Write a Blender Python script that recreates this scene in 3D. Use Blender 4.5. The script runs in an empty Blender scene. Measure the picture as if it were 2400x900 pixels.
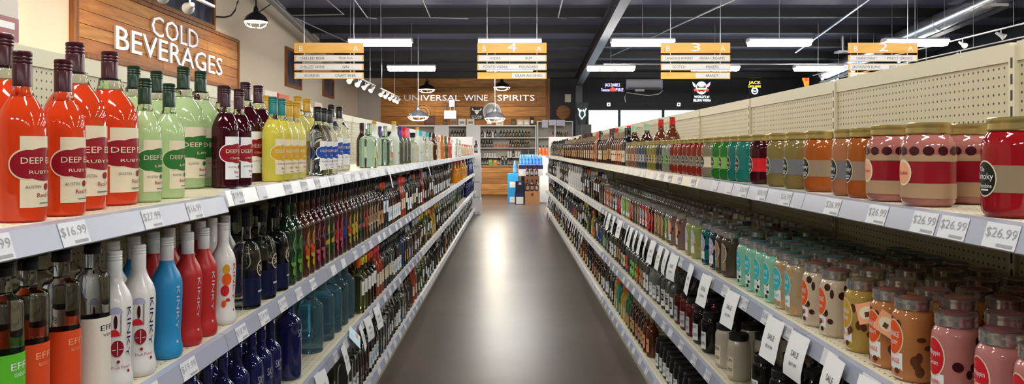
import bpy, math, random
from mathutils import Vector, Matrix
R = math.radians
rnd = random.Random(11)
scene = bpy.context.scene
col = scene.collection

# ---------------------------------------------------------------- camera, world, exposure
F, VX, VY, CH = 1816.0, 1195.0, 352.0, 1.5        # focal length (px of 2400), vanishing point, eye height
cam = bpy.data.objects.new('camera', bpy.data.cameras.new('camera'))
col.objects.link(cam); scene.camera = cam
cam.location = (0, 0, CH); cam.rotation_euler = (R(90), 0, 0)
cam.data.sensor_width = 36; cam.data.lens = F / 2400 * 36
cam.data.shift_x = (1200 - VX) / 2400; cam.data.shift_y = (VY - 450) / 2400
cam.data.clip_start = 0.05; cam.data.clip_end = 200
w = bpy.data.worlds.new('world'); scene.world = w; w.use_nodes = True
w.node_tree.nodes['Background'].inputs[0].default_value = (0.80, 0.90, 1.0, 1)
w.node_tree.nodes['Background'].inputs[1].default_value = 9.0
vs = scene.view_settings
vs.view_transform = 'Standard'; vs.look = 'None'; vs.gamma = 1; vs.use_curve_mapping = False
vs.exposure = 0.0
LAMP = 52.0                                        # radiance of the fluorescent lenses
scene.cycles.max_bounces = 10; scene.cycles.transmission_bounces = 8; scene.cycles.glossy_bounces = 3
scene.cycles.diffuse_bounces = 3; scene.cycles.transparent_max_bounces = 6
scene.cycles.sample_clamp_indirect = 6; scene.cycles.caustics_refractive = False; scene.cycles.caustics_reflective = False

# ---------------------------------------------------------------- helpers
def at(px, py, Y): return Vector(((px - VX) * Y / F, Y, CH - (py - VY) * Y / F))
def Yof(px, X): return X * F / (px - VX)
def srgb(h):
    h = h.lstrip('#'); o = []
    for i in (0, 2, 4):
        c = int(h[i:i+2], 16) / 255
        o.append(c / 12.92 if c < .04045 else ((c + .055) / 1.055) ** 2.4)
    return tuple(o)
MATS = {}
def mat(name, c, rough=.5, metal=0., trans=0., coat=0., emit=0., transl=0., ior=1.45, alpha=1.):
    if name in MATS: return MATS[name]
    if isinstance(c, str): c = srgb(c)
    m = bpy.data.materials.new(name); MATS[name] = m; m.use_nodes = True
    nt = m.node_tree; b = nt.nodes['Principled BSDF']
    b.inputs['Base Color'].default_value = (*c, 1); b.inputs['Roughness'].default_value = rough
    b.inputs['Metallic'].default_value = metal; b.inputs['Transmission Weight'].default_value = trans
    b.inputs['Coat Weight'].default_value = coat; b.inputs['Coat Roughness'].default_value = .03
    b.inputs['IOR'].default_value = ior; b.inputs['Alpha'].default_value = alpha
    if emit:
        b.inputs['Emission Color'].default_value = (*c, 1); b.inputs['Emission Strength'].default_value = emit
    if transl:
        t = nt.nodes.new('ShaderNodeBsdfTranslucent'); t.inputs[0].default_value = (*c, 1)
        x = nt.nodes.new('ShaderNodeMixShader'); x.inputs[0].default_value = transl
        nt.links.new(b.outputs[0], x.inputs[1]); nt.links.new(t.outputs[0], x.inputs[2])
        nt.links.new(x.outputs[0], nt.nodes['Material Output'].inputs[0])
    m.diffuse_color = (*c, 1)
    return m
def nodes_of(m): return m.node_tree, m.node_tree.nodes['Principled BSDF']
def add_noise(m, c2, scale=4., lo=.4, hi=.6, stretch=(1, 1, 1), detail=6, bump=0., rough=None):
    nt, b = nodes_of(m); N = nt.nodes.new; L = nt.links.new
    tc = N('ShaderNodeTexCoord'); mp = N('ShaderNodeMapping'); mp.inputs['Scale'].default_value = stretch
    n = N('ShaderNodeTexNoise'); n.inputs['Scale'].default_value = scale; n.inputs['Detail'].default_value = detail
    r = N('ShaderNodeValToRGB'); r.color_ramp.elements[0].position = lo; r.color_ramp.elements[1].position = hi
    r.color_ramp.elements[0].color = b.inputs['Base Color'].default_value[:]
    r.color_ramp.elements[1].color = (*(srgb(c2) if isinstance(c2, str) else c2), 1)
    L(tc.outputs['Object'], mp.inputs[0]); L(mp.outputs[0], n.inputs[0]); L(n.outputs[0], r.inputs[0]); L(r.outputs[0], b.inputs['Base Color'])
    if bump:
        u = N('ShaderNodeBump'); u.inputs['Strength'].default_value = bump; u.inputs['Distance'].default_value = .01
        L(n.outputs[0], u.inputs['Height']); L(u.outputs[0], b.inputs['Normal'])
    if rough:
        q = N('ShaderNodeMapRange'); q.inputs[3].default_value, q.inputs[4].default_value = rough
        L(n.outputs[0], q.inputs[0]); L(q.outputs[0], b.inputs['Roughness'])
    return m
def wood(name, c1, c2, along='X', rough=.55):
    if name in MATS: return MATS[name]
    m = mat(name, c1, rough)
    st = {'X': (.8, 9, 9), 'Y': (9, .8, 9), 'Z': (9, 9, .8)}[along]
    return add_noise(m, c2, 2.2, .35, .65, st, 8, .12)
def pegboard(name, c, pitch=.0254, rad=.0038, axes=('Y', 'Z'), hole=(.02, .016, .01)):
    """punched sheet steel: round holes at a fixed pitch"""
    m = mat(name, c, .42); nt, b = nodes_of(m); N = nt.nodes.new; L = nt.links.new
    tc = N('ShaderNodeTexCoord'); sp = N('ShaderNodeSeparateXYZ'); L(tc.outputs['Object'], sp.inputs[0])
    sq = []
    for a in axes:
        d = N('ShaderNodeMath'); d.operation = 'DIVIDE'; d.inputs[1].default_value = pitch; L(sp.outputs[a], d.inputs[0])
        f = N('ShaderNodeMath'); f.operation = 'FRACT'; L(d.outputs[0], f.inputs[0])
        s = N('ShaderNodeMath'); s.operation = 'SUBTRACT'; s.inputs[1].default_value = .5; L(f.outputs[0], s.inputs[0])
        q = N('ShaderNodeMath'); q.operation = 'POWER'; q.inputs[1].default_value = 2; L(s.outputs[0], q.inputs[0]); sq.append(q)
    ad = N('ShaderNodeMath'); ad.operation = 'ADD'; L(sq[0].outputs[0], ad.inputs[0]); L(sq[1].outputs[0], ad.inputs[1])
    lt = N('ShaderNodeMath'); lt.operation = 'LESS_THAN'; lt.inputs[1].default_value = (rad / pitch) ** 2; L(ad.outputs[0], lt.inputs[0])
    mx = N('ShaderNodeMix'); mx.data_type = 'RGBA'
    mx.inputs['A'].default_value = b.inputs['Base Color'].default_value[:]; mx.inputs['B'].default_value = (*hole, 1)
    L(lt.outputs[0], mx.inputs['Factor']); L(mx.outputs['Result'], b.inputs['Base Color'])
    return m

_TXT = {}
def text_geo(s):
    """letter outlines as (verts2d, faces), cap height 1, centred"""
    if s in _TXT: return _TXT[s]
    c = bpy.data.curves.new('t', 'FONT'); c.body = s; c.resolution_u = 2; c.align_x = 'LEFT'
    o = bpy.data.objects.new('t', c)
    me = bpy.data.meshes.new_from_object(o)
    v = [(p.co.x, p.co.y) for p in me.vertices]; f = [tuple(q.vertices) for q in me.polygons]
    bpy.data.objects.remove(o); bpy.data.meshes.remove(me); bpy.data.curves.remove(c)
    if not v: v, f = [(0, 0), (1, 0), (0, 1)], []
    x0, x1 = min(a for a, _ in v), max(a for a, _ in v); y0, y1 = min(b for _, b in v), max(b for _, b in v)
    k = 1 / (y1 - y0)
    v = [((a - (x0 + x1) / 2) * k, (b - (y0 + y1) / 2) * k) for a, b in v]
    _TXT[s] = (v, f, (x1 - x0) * k)
    return _TXT[s]

class MB:
    def __init__(s): s.v, s.f, s.mi, s.mats, s.smooth = [], [], [], [], None
    def slot(s, m):
        if m not in s.mats: s.mats.append(m)
        return s.mats.index(m)
    def add(s, vs, fs, m):
        o = len(s.v); k = s.slot(m); s.v += [tuple(p) for p in vs]
        for f in fs: s.f.append(tuple(i + o for i in f)); s.mi.append(k)
        return s
    def box(s, c, d, m, rot=None):
        x, y, z = c; a, b, e = d[0] / 2, d[1] / 2, d[2] / 2
        P = [Vector((i * a, j * b, k * e)) for i in (-1, 1) for j in (-1, 1) for k in (-1, 1)]
        if rot is not None: P = [rot @ p for p in P]
        P = [p + Vector(c) for p in P]
        return s.add(P, [(0, 1, 3, 2), (4, 6, 7, 5), (0, 4, 5, 1), (2, 3, 7, 6), (0, 2, 6, 4), (1, 5, 7, 3)], m)
    def span(s, lo, hi, m):
        return s.box([(a + b) / 2 for a, b in zip(lo, hi)], [abs(b - a) for a, b in zip(lo, hi)], m)
    def prism(s, prof, axis, a, b, m):
        """closed polygon prof extruded along axis from a to b; prof gives the two other coordinates in order"""
        n = len(prof)
        def pt(p, t): return {'X': (t, p[0], p[1]), 'Y': (p[0], t, p[1]), 'Z': (p[0], p[1], t)}[axis]
        P = [pt(p, a) for p in prof] + [pt(p, b) for p in prof]
        return s.add(P, [tuple(range(n))[::-1], tuple(range(n, 2 * n))] + [(i, (i + 1) % n, n + (i + 1) % n, n + i) for i in range(n)], m)
    def lathe(s, prof, m, n=20, c=(0, 0, 0), cap0=True, cap1=True):
        P, Fs = [], []
        for e in prof:
            z, r = e[0], e[1]; p = e[2] if len(e) > 2 else 2
            for i in range(n):
                t = 2 * math.pi * (i + .5) / n; a, b = math.cos(t), math.sin(t)
                k = 1 if p == 2 else 1 / (abs(a) ** p + abs(b) ** p) ** (1 / p)
                P.append((c[0] + r * a * k, c[1] + r * b * k, c[2] + z))
        for j in range(len(prof) - 1):
            for i in range(n): Fs.append((j * n + i, j * n + (i + 1) % n, (j + 1) * n + (i + 1) % n, (j + 1) * n + i))
        if cap0: Fs.append(tuple(range(n))[::-1])
        if cap1: Fs.append(tuple(range((len(prof) - 1) * n, len(prof) * n)))
        return s.add(P, Fs, m)
    def tube(s, path, r, m, n=8):
        path = [Vector(p) for p in path]; P, Fs = [], []
        for j, p in enumerate(path):
            d = (path[min(j + 1, len(path) - 1)] - path[max(j - 1, 0)]).normalized()
            u = d.cross(Vector((0, 0, 1)) if abs(d.z) < .9 else Vector((1, 0, 0))).normalized(); q = d.cross(u)
            rr = r[j] if isinstance(r, (list, tuple)) else r
            for i in range(n):
                t = 2 * math.pi * i / n; P.append(p + (u * math.cos(t) + q * math.sin(t)) * rr)
        for j in range(len(path) - 1):
            for i in range(n): Fs.append((j * n + i, (j + 1) * n + i, (j + 1) * n + (i + 1) % n, j * n + (i + 1) % n))
        Fs += [tuple(range(n)), tuple(range((len(path) - 1) * n, len(path) * n))[::-1]]
        return s.add(P, Fs, m)
    def text(s, t, m, h, fn, width=None):
        """flat lettering; fn maps (u, v) metres to a point"""
        v, f, wd = text_geo(t); kx = h if width is None else width / wd
        return s.add([fn(a * kx, b * h) for a, b in v], f, m)
    def mesh(s, name, sharp=35):
        me = bpy.data.meshes.new(name); me.from_pydata(s.v, [], s.f)
        for m in s.mats: me.materials.append(m)
        me.polygons.foreach_set('material_index', s.mi)
        if sharp:
            me.polygons.foreach_set('use_smooth', [True] * len(s.f)); me.update(); me.set_sharp_from_angle(angle=R(sharp))
        me.update()
        return me
    def build(s, name, parent=None, loc=None, rot=None, sharp=35):
        return link(name, s.mesh(name, sharp), parent, loc, rot)
def link(name, data, parent=None, loc=None, rot=None):
    o = bpy.data.objects.new(name, data); col.objects.link(o)
    if parent is not None: o.parent = parent
    if loc is not None: o.location = loc
    if rot is not None: o.rotation_euler = rot
    return o
def tag(o, label, cat, group=None):
    o['label'] = label; o['category'] = cat
    if group: o['group'] = group
    return o
def thing(name, label, cat, loc=(0, 0, 0), rz=0., group=None):
    return tag(link(name, None, None, loc, (0, 0, rz)), label, cat, group)
def struct(o): o['kind'] = 'structure'; return o
ORD = 'first second third fourth fifth sixth seventh eighth ninth tenth eleventh twelfth'.split()
def ordinal(i):
    if i < 12: return ORD[i]
    n = i + 1
    return f"{n}{'th' if 10 <= n % 100 <= 20 else {1: 'st', 2: 'nd', 3: 'rd'}.get(n % 10, 'th')}"
def letters(text, m, h, depth, parent, org, ux, uz, width=None, name='letter'):
    """solid lettering, one object for each letter, on the plane org + u*ux + v*uz, standing out along ux x uz"""
    v, f, wd = text_geo(text); kx = h if width is None else width / wd
    # islands
    adj = list(range(len(v)))
    def find(a):
        while adj[a] != a: adj[a] = adj[adj[a]]; a = adj[a]
        return a
    for q in f:
        for i in q[1:]: adj[find(i)] = find(q[0])
    isl = {}
    for q in f: isl.setdefault(find(q[0]), []).append(q)
    nrm = ux.cross(uz).normalized(); out = []
    for root, fs in sorted(isl.items(), key=lambda t: min(v[i][0] for q in t[1] for i in q)):
        ids = sorted({i for q in fs for i in q}); mp = {a: k for k, a in enumerate(ids)}; n = len(ids)
        base = [org + ux * (v[i][0] * kx) + uz * (v[i][1] * h) for i in ids]
        b = MB(); cnt = {}
        for q in fs:
            for a, c in zip(q, q[1:] + q[:1]): cnt[(mp[a], mp[c])] = 1
        fr = [tuple(mp[i] + n for i in q) for q in fs] + [tuple(mp[i] for i in q)[::-1] for q in fs]
        fr += [(a, c, c + n, a + n) for (a, c) in cnt if (c, a) not in cnt]
        b.add(base + [p + nrm * depth for p in base], fr, m)
        out.append(b.build(name, parent, sharp=20))
    return out
# ---------------------------------------------------------------- materials of the room
m_floor = mat('polished_concrete', (.054, .038, .028), .2); add_noise(m_floor, (.098, .071, .054), .9, .35, .7, (1, 1, 1), 3, 0); nodes_of(m_floor)[1].inputs['Roughness'].default_value = .32
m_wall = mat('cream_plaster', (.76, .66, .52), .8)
m_dark = mat('black_painted_wall', (.012, .012, .016), .6)
m_deck = mat('ceiling_deck', (.13, .13, .22), .55)
m_purlin = mat('black_steel', (.010, .010, .012), .5)
m_rafter = mat('dark_steel', (.045, .045, .06), .45)
m_white = mat('white_enamel', (.86, .86, .86), .35)
m_almond = mat('almond_enamel', (.66, .61, .44), .4)
m_peg = pegboard('almond_pegboard', (.54, .49, .33))
m_shelf = pegboard('perforated_shelf', (.66, .61, .45), .0254, .003, ('X', 'Y'))
m_rail_g = mat('grey_price_rail', (.32, .34, .42), .25)
m_rail_w = mat('white_price_rail', (.70, .70, .72), .25)
m_rail_c = mat('cream_price_rail', (.66, .59, .45), .3)
m_slot = mat('dark_slot', (.02, .02, .02), .6)
m_paper = mat('white_paper', (.80, .80, .80), .6)
m_tagp = mat('price_paper', (.62, .63, .66), .5)
m_ink = mat('dark_ink', (.03, .03, .035), .6)
m_greyink = mat('grey_ink', (.30, .30, .33), .6)
m_chrome = mat('brushed_aluminium', (.72, .73, .76), .28, 1)
m_letter = mat('brushed_letter', (.78, .78, .86), .32, .6)
m_plank = [wood('plank_wood_%d' % i, c, d, 'Y') for i, (c, d) in enumerate((('c9833a', 'a8662c'), ('d28d42', 'b0702f'), ('bd7a36', '97591f'), ('d29650', 'b0742f')))]
m_plankx = [wood('wall_plank_wood_%d' % i, c, d, 'X') for i, (c, d) in enumerate((('b97f3c', '94602c'), ('c48b46', '9e6c34'), ('ad7434', '895524')))]
m_frame = wood('stained_frame', '9a5f26', '6f3f14', 'Z')
m_signwood = wood('sign_pine', 'f0bb5e', 'dca648', 'X', .5)
m_lens = mat('fluorescent_lens', (1., .98, .93), .4, emit=LAMP)
m_warm = mat('halogen_bulb', (1., .78, .45), .4, emit=60)
m_glassp = mat('window_glass', (.95, .98, 1.), .02, trans=1, ior=1.05)
m_poster = mat('dark_blue_photo', (.020, .022, .045), .3); add_noise(m_poster, (.10, .11, .17), 1.6, .45, .7, (1, 2.5, 1), 3)

# ---------------------------------------------------------------- room shell
XL, XR, YB, Y0 = -5.4, 13.0, 27.5, -5.0
def roof(y): return 6.42 - .08 * y                 # underside of the deck, falling away from the camera
struct(MB().span((XL, Y0, -.1), (XR, YB, 0), m_floor).build('floor'))
ceil = struct(MB().add([(XL, Y0, roof(Y0)), (XR, Y0, roof(Y0)), (XR, YB, roof(YB)), (XL, YB, roof(YB)),
                        (XL, Y0, roof(Y0) + .1), (XR, Y0, roof(Y0) + .1), (XR, YB, roof(YB) + .1), (XL, YB, roof(YB) + .1)],
                       [(0, 1, 2, 3), (4, 7, 6, 5), (0, 4, 5, 1), (1, 5, 6, 2), (2, 6, 7, 3), (3, 7, 4, 0)], m_deck).build('ceiling'))
pz = MB(); pz.prism([(-.035, .0), (.09, .0), (.09, .03), (.02, .03), (.02, .19), (.09, .19), (.09, .225), (-.035, .225)], 'X', XL + .01, XR - .01, m_purlin)
pm = pz.mesh('purlin')
for k in range(-14, 6):
    y = 18.7 + 1.68 * k
    if Y0 < y < YB - .3: link('purlin', pm, ceil, (0, y, roof(y) - .215))
for xr in (2.35, 10.4):                            # rafters: I-beams running with the fall of the roof
    b = MB()
    for (za, zb, hw) in ((-.26, -.235, .11), (-.62, -.595, .11), (-.6, -.25, .012)):
        P = [(xr + sx * hw, y, roof(y) + z) for y in (Y0 + .1, YB - .6) for sx, z in ((-1, za), (1, za), (1, zb), (-1, zb))]
        b.add(P, [(0, 1, 2, 3), (7, 6, 5, 4), (0, 4, 5, 1), (1, 5, 6, 2), (2, 6, 7, 3), (3, 7, 4, 0)], m_rafter)
    b.build('rafter', ceil)
b = MB(); zt = roof(26.6) - .6
b.span((2.24, 26.3, 0), (2.46, 26.33, zt), m_rafter).span((2.24, 26.65, 0), (2.46, 26.68, zt), m_rafter).span((2.34, 26.33, 0), (2.36, 26.65, zt), m_rafter)
struct(b.build('column'))
def wall(name, lo, hi, m): return struct(MB().span(lo, hi, m).build(name))
wall('wall_left', (XL - .1, Y0, 0), (XL, YB, 6.8), m_wall)
wall('wall_right', (XR, Y0, 0), (XR + .1, YB, 6.8), m_dark)
wall('wall_rear', (XL, Y0 - .1, 0), (XR, Y0, 6.95), m_dark)
# back wall: cream strip, plank-clad panel, black wall with a window band
WX0, WX1 = at(1377, 0, YB).x, 12.4
WT = at(0, 255, YB).z; WS = .75
bw = MB()
bw.span((XL, YB, 0), (WX0, YB + .15, 4.6), m_dark).span((WX1, YB, 0), (XR, YB + .15, 4.6), m_dark)
bw.span((WX0, YB, WT), (WX1, YB + .15, 4.6), m_dark).span((WX0, YB, 0), (WX1, YB + .15, WS), m_dark)
bwall = struct(bw.build('wall_back'))
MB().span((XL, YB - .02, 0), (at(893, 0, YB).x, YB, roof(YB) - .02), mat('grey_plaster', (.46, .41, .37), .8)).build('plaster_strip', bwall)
px0, px1 = at(893, 0, YB).x, at(1289, 0, YB).x
zz = 1.0; i = 0
while zz < roof(YB) - .05:
    hh = min(.34, roof(YB) - .03 - zz); cut = px0 + (px1 - px0) * rnd.uniform(.3, .7)
    for a, c in ((px0, cut), (cut, px1)):
        MB().span((a + .003, YB - .03 - .004 * rnd.random(), zz), (c - .003, YB, zz + hh - .012), m_plankx[rnd.randrange(3)]).build('plank', bwall)
    zz += hh; i += 1
MB().span((px1 - .16, YB - .05, 1.), (px1, YB - .034, roof(YB) - .03), m_frame).build('corner_board', bwall)
mull = [WX0] + [at(p, 0, YB).x for p in (1452, 1555)]
while mull[-1] + 1.56 < WX1: mull.append(mull[-1] + 1.56)
mull.append(WX1)
for i in range(len(mull) - 1):
    a, c = mull[i], mull[i + 1]
    b = MB()
    for lo, hi in (((a, WS), (a + .05, WT)), ((c - .05, WS), (c, WT)), ((a + .05, WT - .05), (c - .05, WT)), ((a + .05, WS), (c - .05, WS + .05))):
        b.span((lo[0], YB + .03, lo[1]), (hi[0], YB + .1, hi[1]), m_purlin)
    wd = struct(b.build('window_%d' % (i + 1)))
    MB().span((a + .05, YB + .06, WS + .05), (c - .05, YB + .066, WT - .05), m_glassp).build('pane', wd)
struct(MB().span((-40, YB + .2, -.1), (60, 90, -.02), mat('car_park', (.42, .42, .42), .8)).build('ground'))

# ---------------------------------------------------------------- gondola shelving
LIP = {-1: .824, 1: .854}; BACK = 1.445
LV = [1.388, .98, .575, .172]; LVN = ['top', 'second', 'third', 'bottom']; SN = {-1: 'left', 1: 'right'}
SEC0, SECW, NSEC = .98, 1.22, 14
def zlev(s, l, y): return 1.373 if (l == 0 and s < 0 and y < SEC0 + SECW) else (1.38 if l == 0 and s > 0 else LV[l])
def tag_mesh(txt, wd=.090, hh=.044):
    b = MB(); b.add([(0, -wd / 2, -hh / 2), (0, wd / 2, -hh / 2), (0, wd / 2, hh / 2), (0, -wd / 2, hh / 2)], [(0, 1, 2, 3)], m_tagp)
    if txt: b.text(txt, m_greyink, .020, lambda u, v: (.0006, u, v + .004), wd * .92)
    b.add([(.0006, -.005, -hh * .42), (.0006, wd * .42, -hh * .42), (.0006, wd * .42, -hh * .30), (.0006, -.005, -hh * .30)], [(0, 1, 2, 3)], m_greyink)
    return b.mesh('price_tag', 0)
TM = {t: tag_mesh(t) for t in ('$16.99', '$27.99', '$26.99', '$18.99', '$19.99', '$21.99', '')}
TILT = R(17); FACE = .046
def rail_pt(s, y, z, v=0.):
    """point on the tilted price rail, v above the middle of its face, z = shelf top"""
    d = .014 + (FACE / 2 - v) * math.sin(TILT)
    return (s * (LIP[s] - d - .0012), y, z - .004 - FACE / 2 * math.cos(TILT) + v * math.cos(TILT))
for s in (-1, 1):
    for k in range(NSEC):
        y0 = SEC0 + SECW * k; y1 = y0 + SECW; yc = (y0 + y1) / 2
        where = 'the photographer' if k == 0 else 'the back counter' if k == NSEC - 1 else None
        g = thing('gondola_shelf_unit', f"almond steel four-shelf gondola bay, {ordinal(k)} bay from the near end, {SN[s]} of aisle", 'shelving unit', (s * BACK, yc, 0), 0, 'gondola bays along the %s of the aisle' % SN[s])
        def X(x): return s * x - s * BACK
        L, B = LIP[s], BACK
        b = MB().span((X(B), -SECW / 2 + .03, .05), (X(B + .02), SECW / 2, 1.79), m_peg); b.build('back_panel', g, sharp=0)
        MB().span((X(B - .006), -SECW / 2 + .03, 1.755), (X(B + .026), SECW / 2, 1.81), m_almond).build('top_rail', g)
        b = MB().span((X(B - .012), -SECW / 2, .0), (X(B + .03), -SECW / 2 + .028, 1.80), m_almond)
        n = 34 if k < 6 else 0
        for j in range(n):
            z = .2 + j * .0465; b.span((X(B - .0125), -SECW / 2 + .009, z), (X(B - .0119), -SECW / 2 + .018, z + .03), m_slot)
        b.build('upright', g, sharp=0)
        MB().span((X(L + .03), -SECW / 2, 0), (X(L + .05), SECW / 2, LV[3] - .028), m_almond).build('kick_plate', g)
        for l in range(4):
            z = zlev(s, l, yc)
            sh = MB().span((X(L + .002), -SECW / 2 + .001, z - .026), (X(B - .013), SECW / 2 - .001, z), m_shelf).build('shelf', g, sharp=0)
            mr = m_rail_g if (k <= 1 and l == 0) or (k <= 4 and l > 0) else (m_rail_c if s > 0 and l == 0 else m_rail_w)
            if l == 0 and s < 0: mr = m_rail_g if k == 0 else m_rail_w
            a0, a1 = L - .014, L - .014 - FACE * math.sin(TILT); zt_, zb_ = z - .004, z - .004 - FACE * math.cos(TILT)
            pr = [(X(L + .002), z - .0005), (X(a0), zt_), (X(a1), zb_), (X(a1 + .004), zb_ - .003), (X(L + .002), zb_ + .012)]
            if s < 0: pr = pr[::-1]
            MB().prism(pr, 'Y', -SECW / 2 + .002, SECW / 2 - .002, mr).build('price_rail', sh, sharp=20)
            rot = (0, -TILT, 0 if s < 0 else math.pi)
            if k < 4:
                if l == 0 and s < 0 and k == 0: sp = [(1.205, '$16.99'), (1.428, '$16.99'), (1.74, '$27.99'), (1.974, '$16.99')]
                elif l == 0 and s > 0 and k == 0: sp = [(1.314, '$26.99'), (1.456, '$26.99'), (1.558, '$26.99'), (1.757, '$26.99'), (2.0, '$26.99')]
                elif l == 0 and s > 0 and k == 1: sp = [(2.34, '$26.99'), (2.56, '$26.99'), (2.76, '$26.99'), (2.95, ''), (3.15, '')]
                elif l == 1 and s < 0 and k <= 1: sp = [(y0 + .12 + .21 * j, ('$18.99', '$19.99', '$19.99', '$21.99', '$19.99')[j]) for j in range(5)]
                else: sp = [(y0 + .12 + .23 * j + rnd.uniform(-.04, .04), '' if k > 2 else rnd.choice(['$19.99', '$18.99', '$21.99', ''])) for j in range(5)]
                for y, t in sp:
                    p = rail_pt(s, y, z); o = link('price_tag', TM[t], sh, (p[0] - s * B, p[1] - yc, p[2]), rot)
            else:
                b = MB()
                for j in range(5):
                    y = -SECW / 2 + .12 + .24 * j + rnd.uniform(-.04, .04); wd = .03
                    P = [rail_pt(s, y + q * wd * 1.3, z, v) for q, v in ((-1, -.02), (1, -.02), (1, .02), (-1, .02))]
                    b.add([(p[0] - s * B, p[1], p[2]) for p in P], [(0, 1, 2, 3) if s < 0 else (3, 2, 1, 0)], m_tagp)
                o = b.build('price_tag_strip', sh, sharp=0); o['kind'] = 'stuff'
    # end panel of the run
    ye = SEC0 + SECW * NSEC
    tag(MB().span((s * (LIP[s] + .05), ye + .002, 0), (s * (BACK + .06), ye + .03, 1.81), m_white).build('gondola_end_panel'),
        f"white end panel closing the {SN[s]} gondola at the back", 'panel')
SHELF_END = SEC0 + SECW * NSEC
# ---------------------------------------------------------------- bottle and jar kinds
def liquid(n, c): return mat('liquid_' + n, c, .07, coat=.5, transl=.38)
def opaque(n, c, rough=.25): return mat('print_' + n, c, rough)
clear = mat('clear_glass', (.94, .97, .96), .015, trans=1, ior=1.36)
g_teal = mat('teal_glass', (.68, .92, .84), .02, trans=1, ior=1.36)
g_pale = mat('pale_blue_plastic', (.38, .72, .90), .05, trans=.9, ior=1.3)
g_cobalt = mat('cobalt_glass', (.012, .016, .11), .05, trans=.25, coat=.6)
g_green = mat('green_glass', (.05, .28, .10), .04, trans=.6, coat=.5)
g_amber = mat('amber_spirit', (.18, .045, .008), .05, trans=.5, coat=.6)
g_brown = mat('brown_spirit', (.055, .015, .006), .05, trans=.35, coat=.6)
g_black = mat('black_glass', (.008, .008, .010), .06, coat=.6)
g_frost = mat('frosted_glass', (.72, .77, .70), .4, transl=.35)
g_smoke = mat('smoky_glass', (.55, .56, .52), .03, trans=.9, ior=1.36)
P = {k: opaque(k, c) for k, c in dict(cream='dccfb2', white='e8e8e6', black='121214', grey='6d6d70', maroon='3a0d14', dkred='8a1220', red='c8202a', pink='d8627a', orange='e2571e', gold='c89a2a', yellow='e3c23a',
      green='2d6a2e', dkgreen='12331c', lime='7fb84a', teal='0f6d68', cyan='2fb7c4', mint='49c9a6', blue='1f4aa0', navy='141f52', sky='7fb6d8', purple='4a2a7a', brown='5b3218', tan='b58a5c', peach='e8a27a',
      kraft='8d7a63', choc='3b1d10', silver='b9bcc0', lav='a7a6c2').items()}
m_lid_gold = mat('gold_lid', srgb('c2ad6e'), .3, .85); m_lid_sil = mat('silver_lid', (.70, .69, .66), .18, .9); m_lid_blk = mat('black_lid', (.015, .015, .015), .3)
PROF = {
 'wine':   [(0, .86), (.012, .98), (.03, 1), (.54, 1), (.58, .985), (.62, .93), (.66, .82), (.70, .66), (.735, .50), (.77, .42), (.81, .385), (1, .37)],
 'pin':    [(0, .82), (.02, .96), (.05, 1), (.09, .99), (.13, .92), (.17, .87), (.22, .86), (.35, .92), (.55, .98), (.62, .97), (.66, .91), (.70, .80), (.74, .62), (.78, .48), (.83, .42), (1, .37)],
 'cyl':    [(0, .9), (.01, .99), (.03, 1), (.78, 1), (.80, .97), (.815, .85), (.825, .6), (.835, .46), (.85, .42), (1, .40)],
 'rum':    [(0, .9), (.01, .98), (.03, 1), (.55, 1), (.59, .97), (.63, .85), (.67, .65), (.71, .48), (.76, .40), (.88, .36), (.9, .42), (1, .40)],
 'dome':   [(0, .92), (.012, .99), (.03, 1), (.50, 1), (.56, .98), (.62, .90), (.67, .74), (.70, .52), (.72, .34), (.76, .30), (1, .29)],
 'vodka':  [(0, .92), (.012, .99), (.03, 1), (.60, 1), (.64, .96), (.67, .84), (.70, .62), (.73, .45), (.77, .38), (1, .36)],
 'flask':  [(0, .92), (.012, .99), (.03, 1), (.62, 1), (.67, .94), (.71, .75), (.74, .5), (.77, .38), (1, .36)],
 'jar':    [(0, .80), (.02, .90), (.06, .985), (.10, 1), (.68, 1), (.74, .985), (.79, .93), (.83, .84), (.86, .77), (.90, .76)],
 'sjar':   [(0, .84), (.02, .93), (.06, 1), (.74, 1), (.79, .97), (.83, .88), (.86, .80), (.90, .79)],
}
PRODUCTS = {}
def rad_at(pr, z):
    for a, b in zip(pr, pr[1:]):
        if a[0] <= z <= b[0]: return a[1] + (b[1] - a[1]) * (z - a[0]) / max(b[0] - a[0], 1e-6)
    return pr[-1][1]
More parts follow.
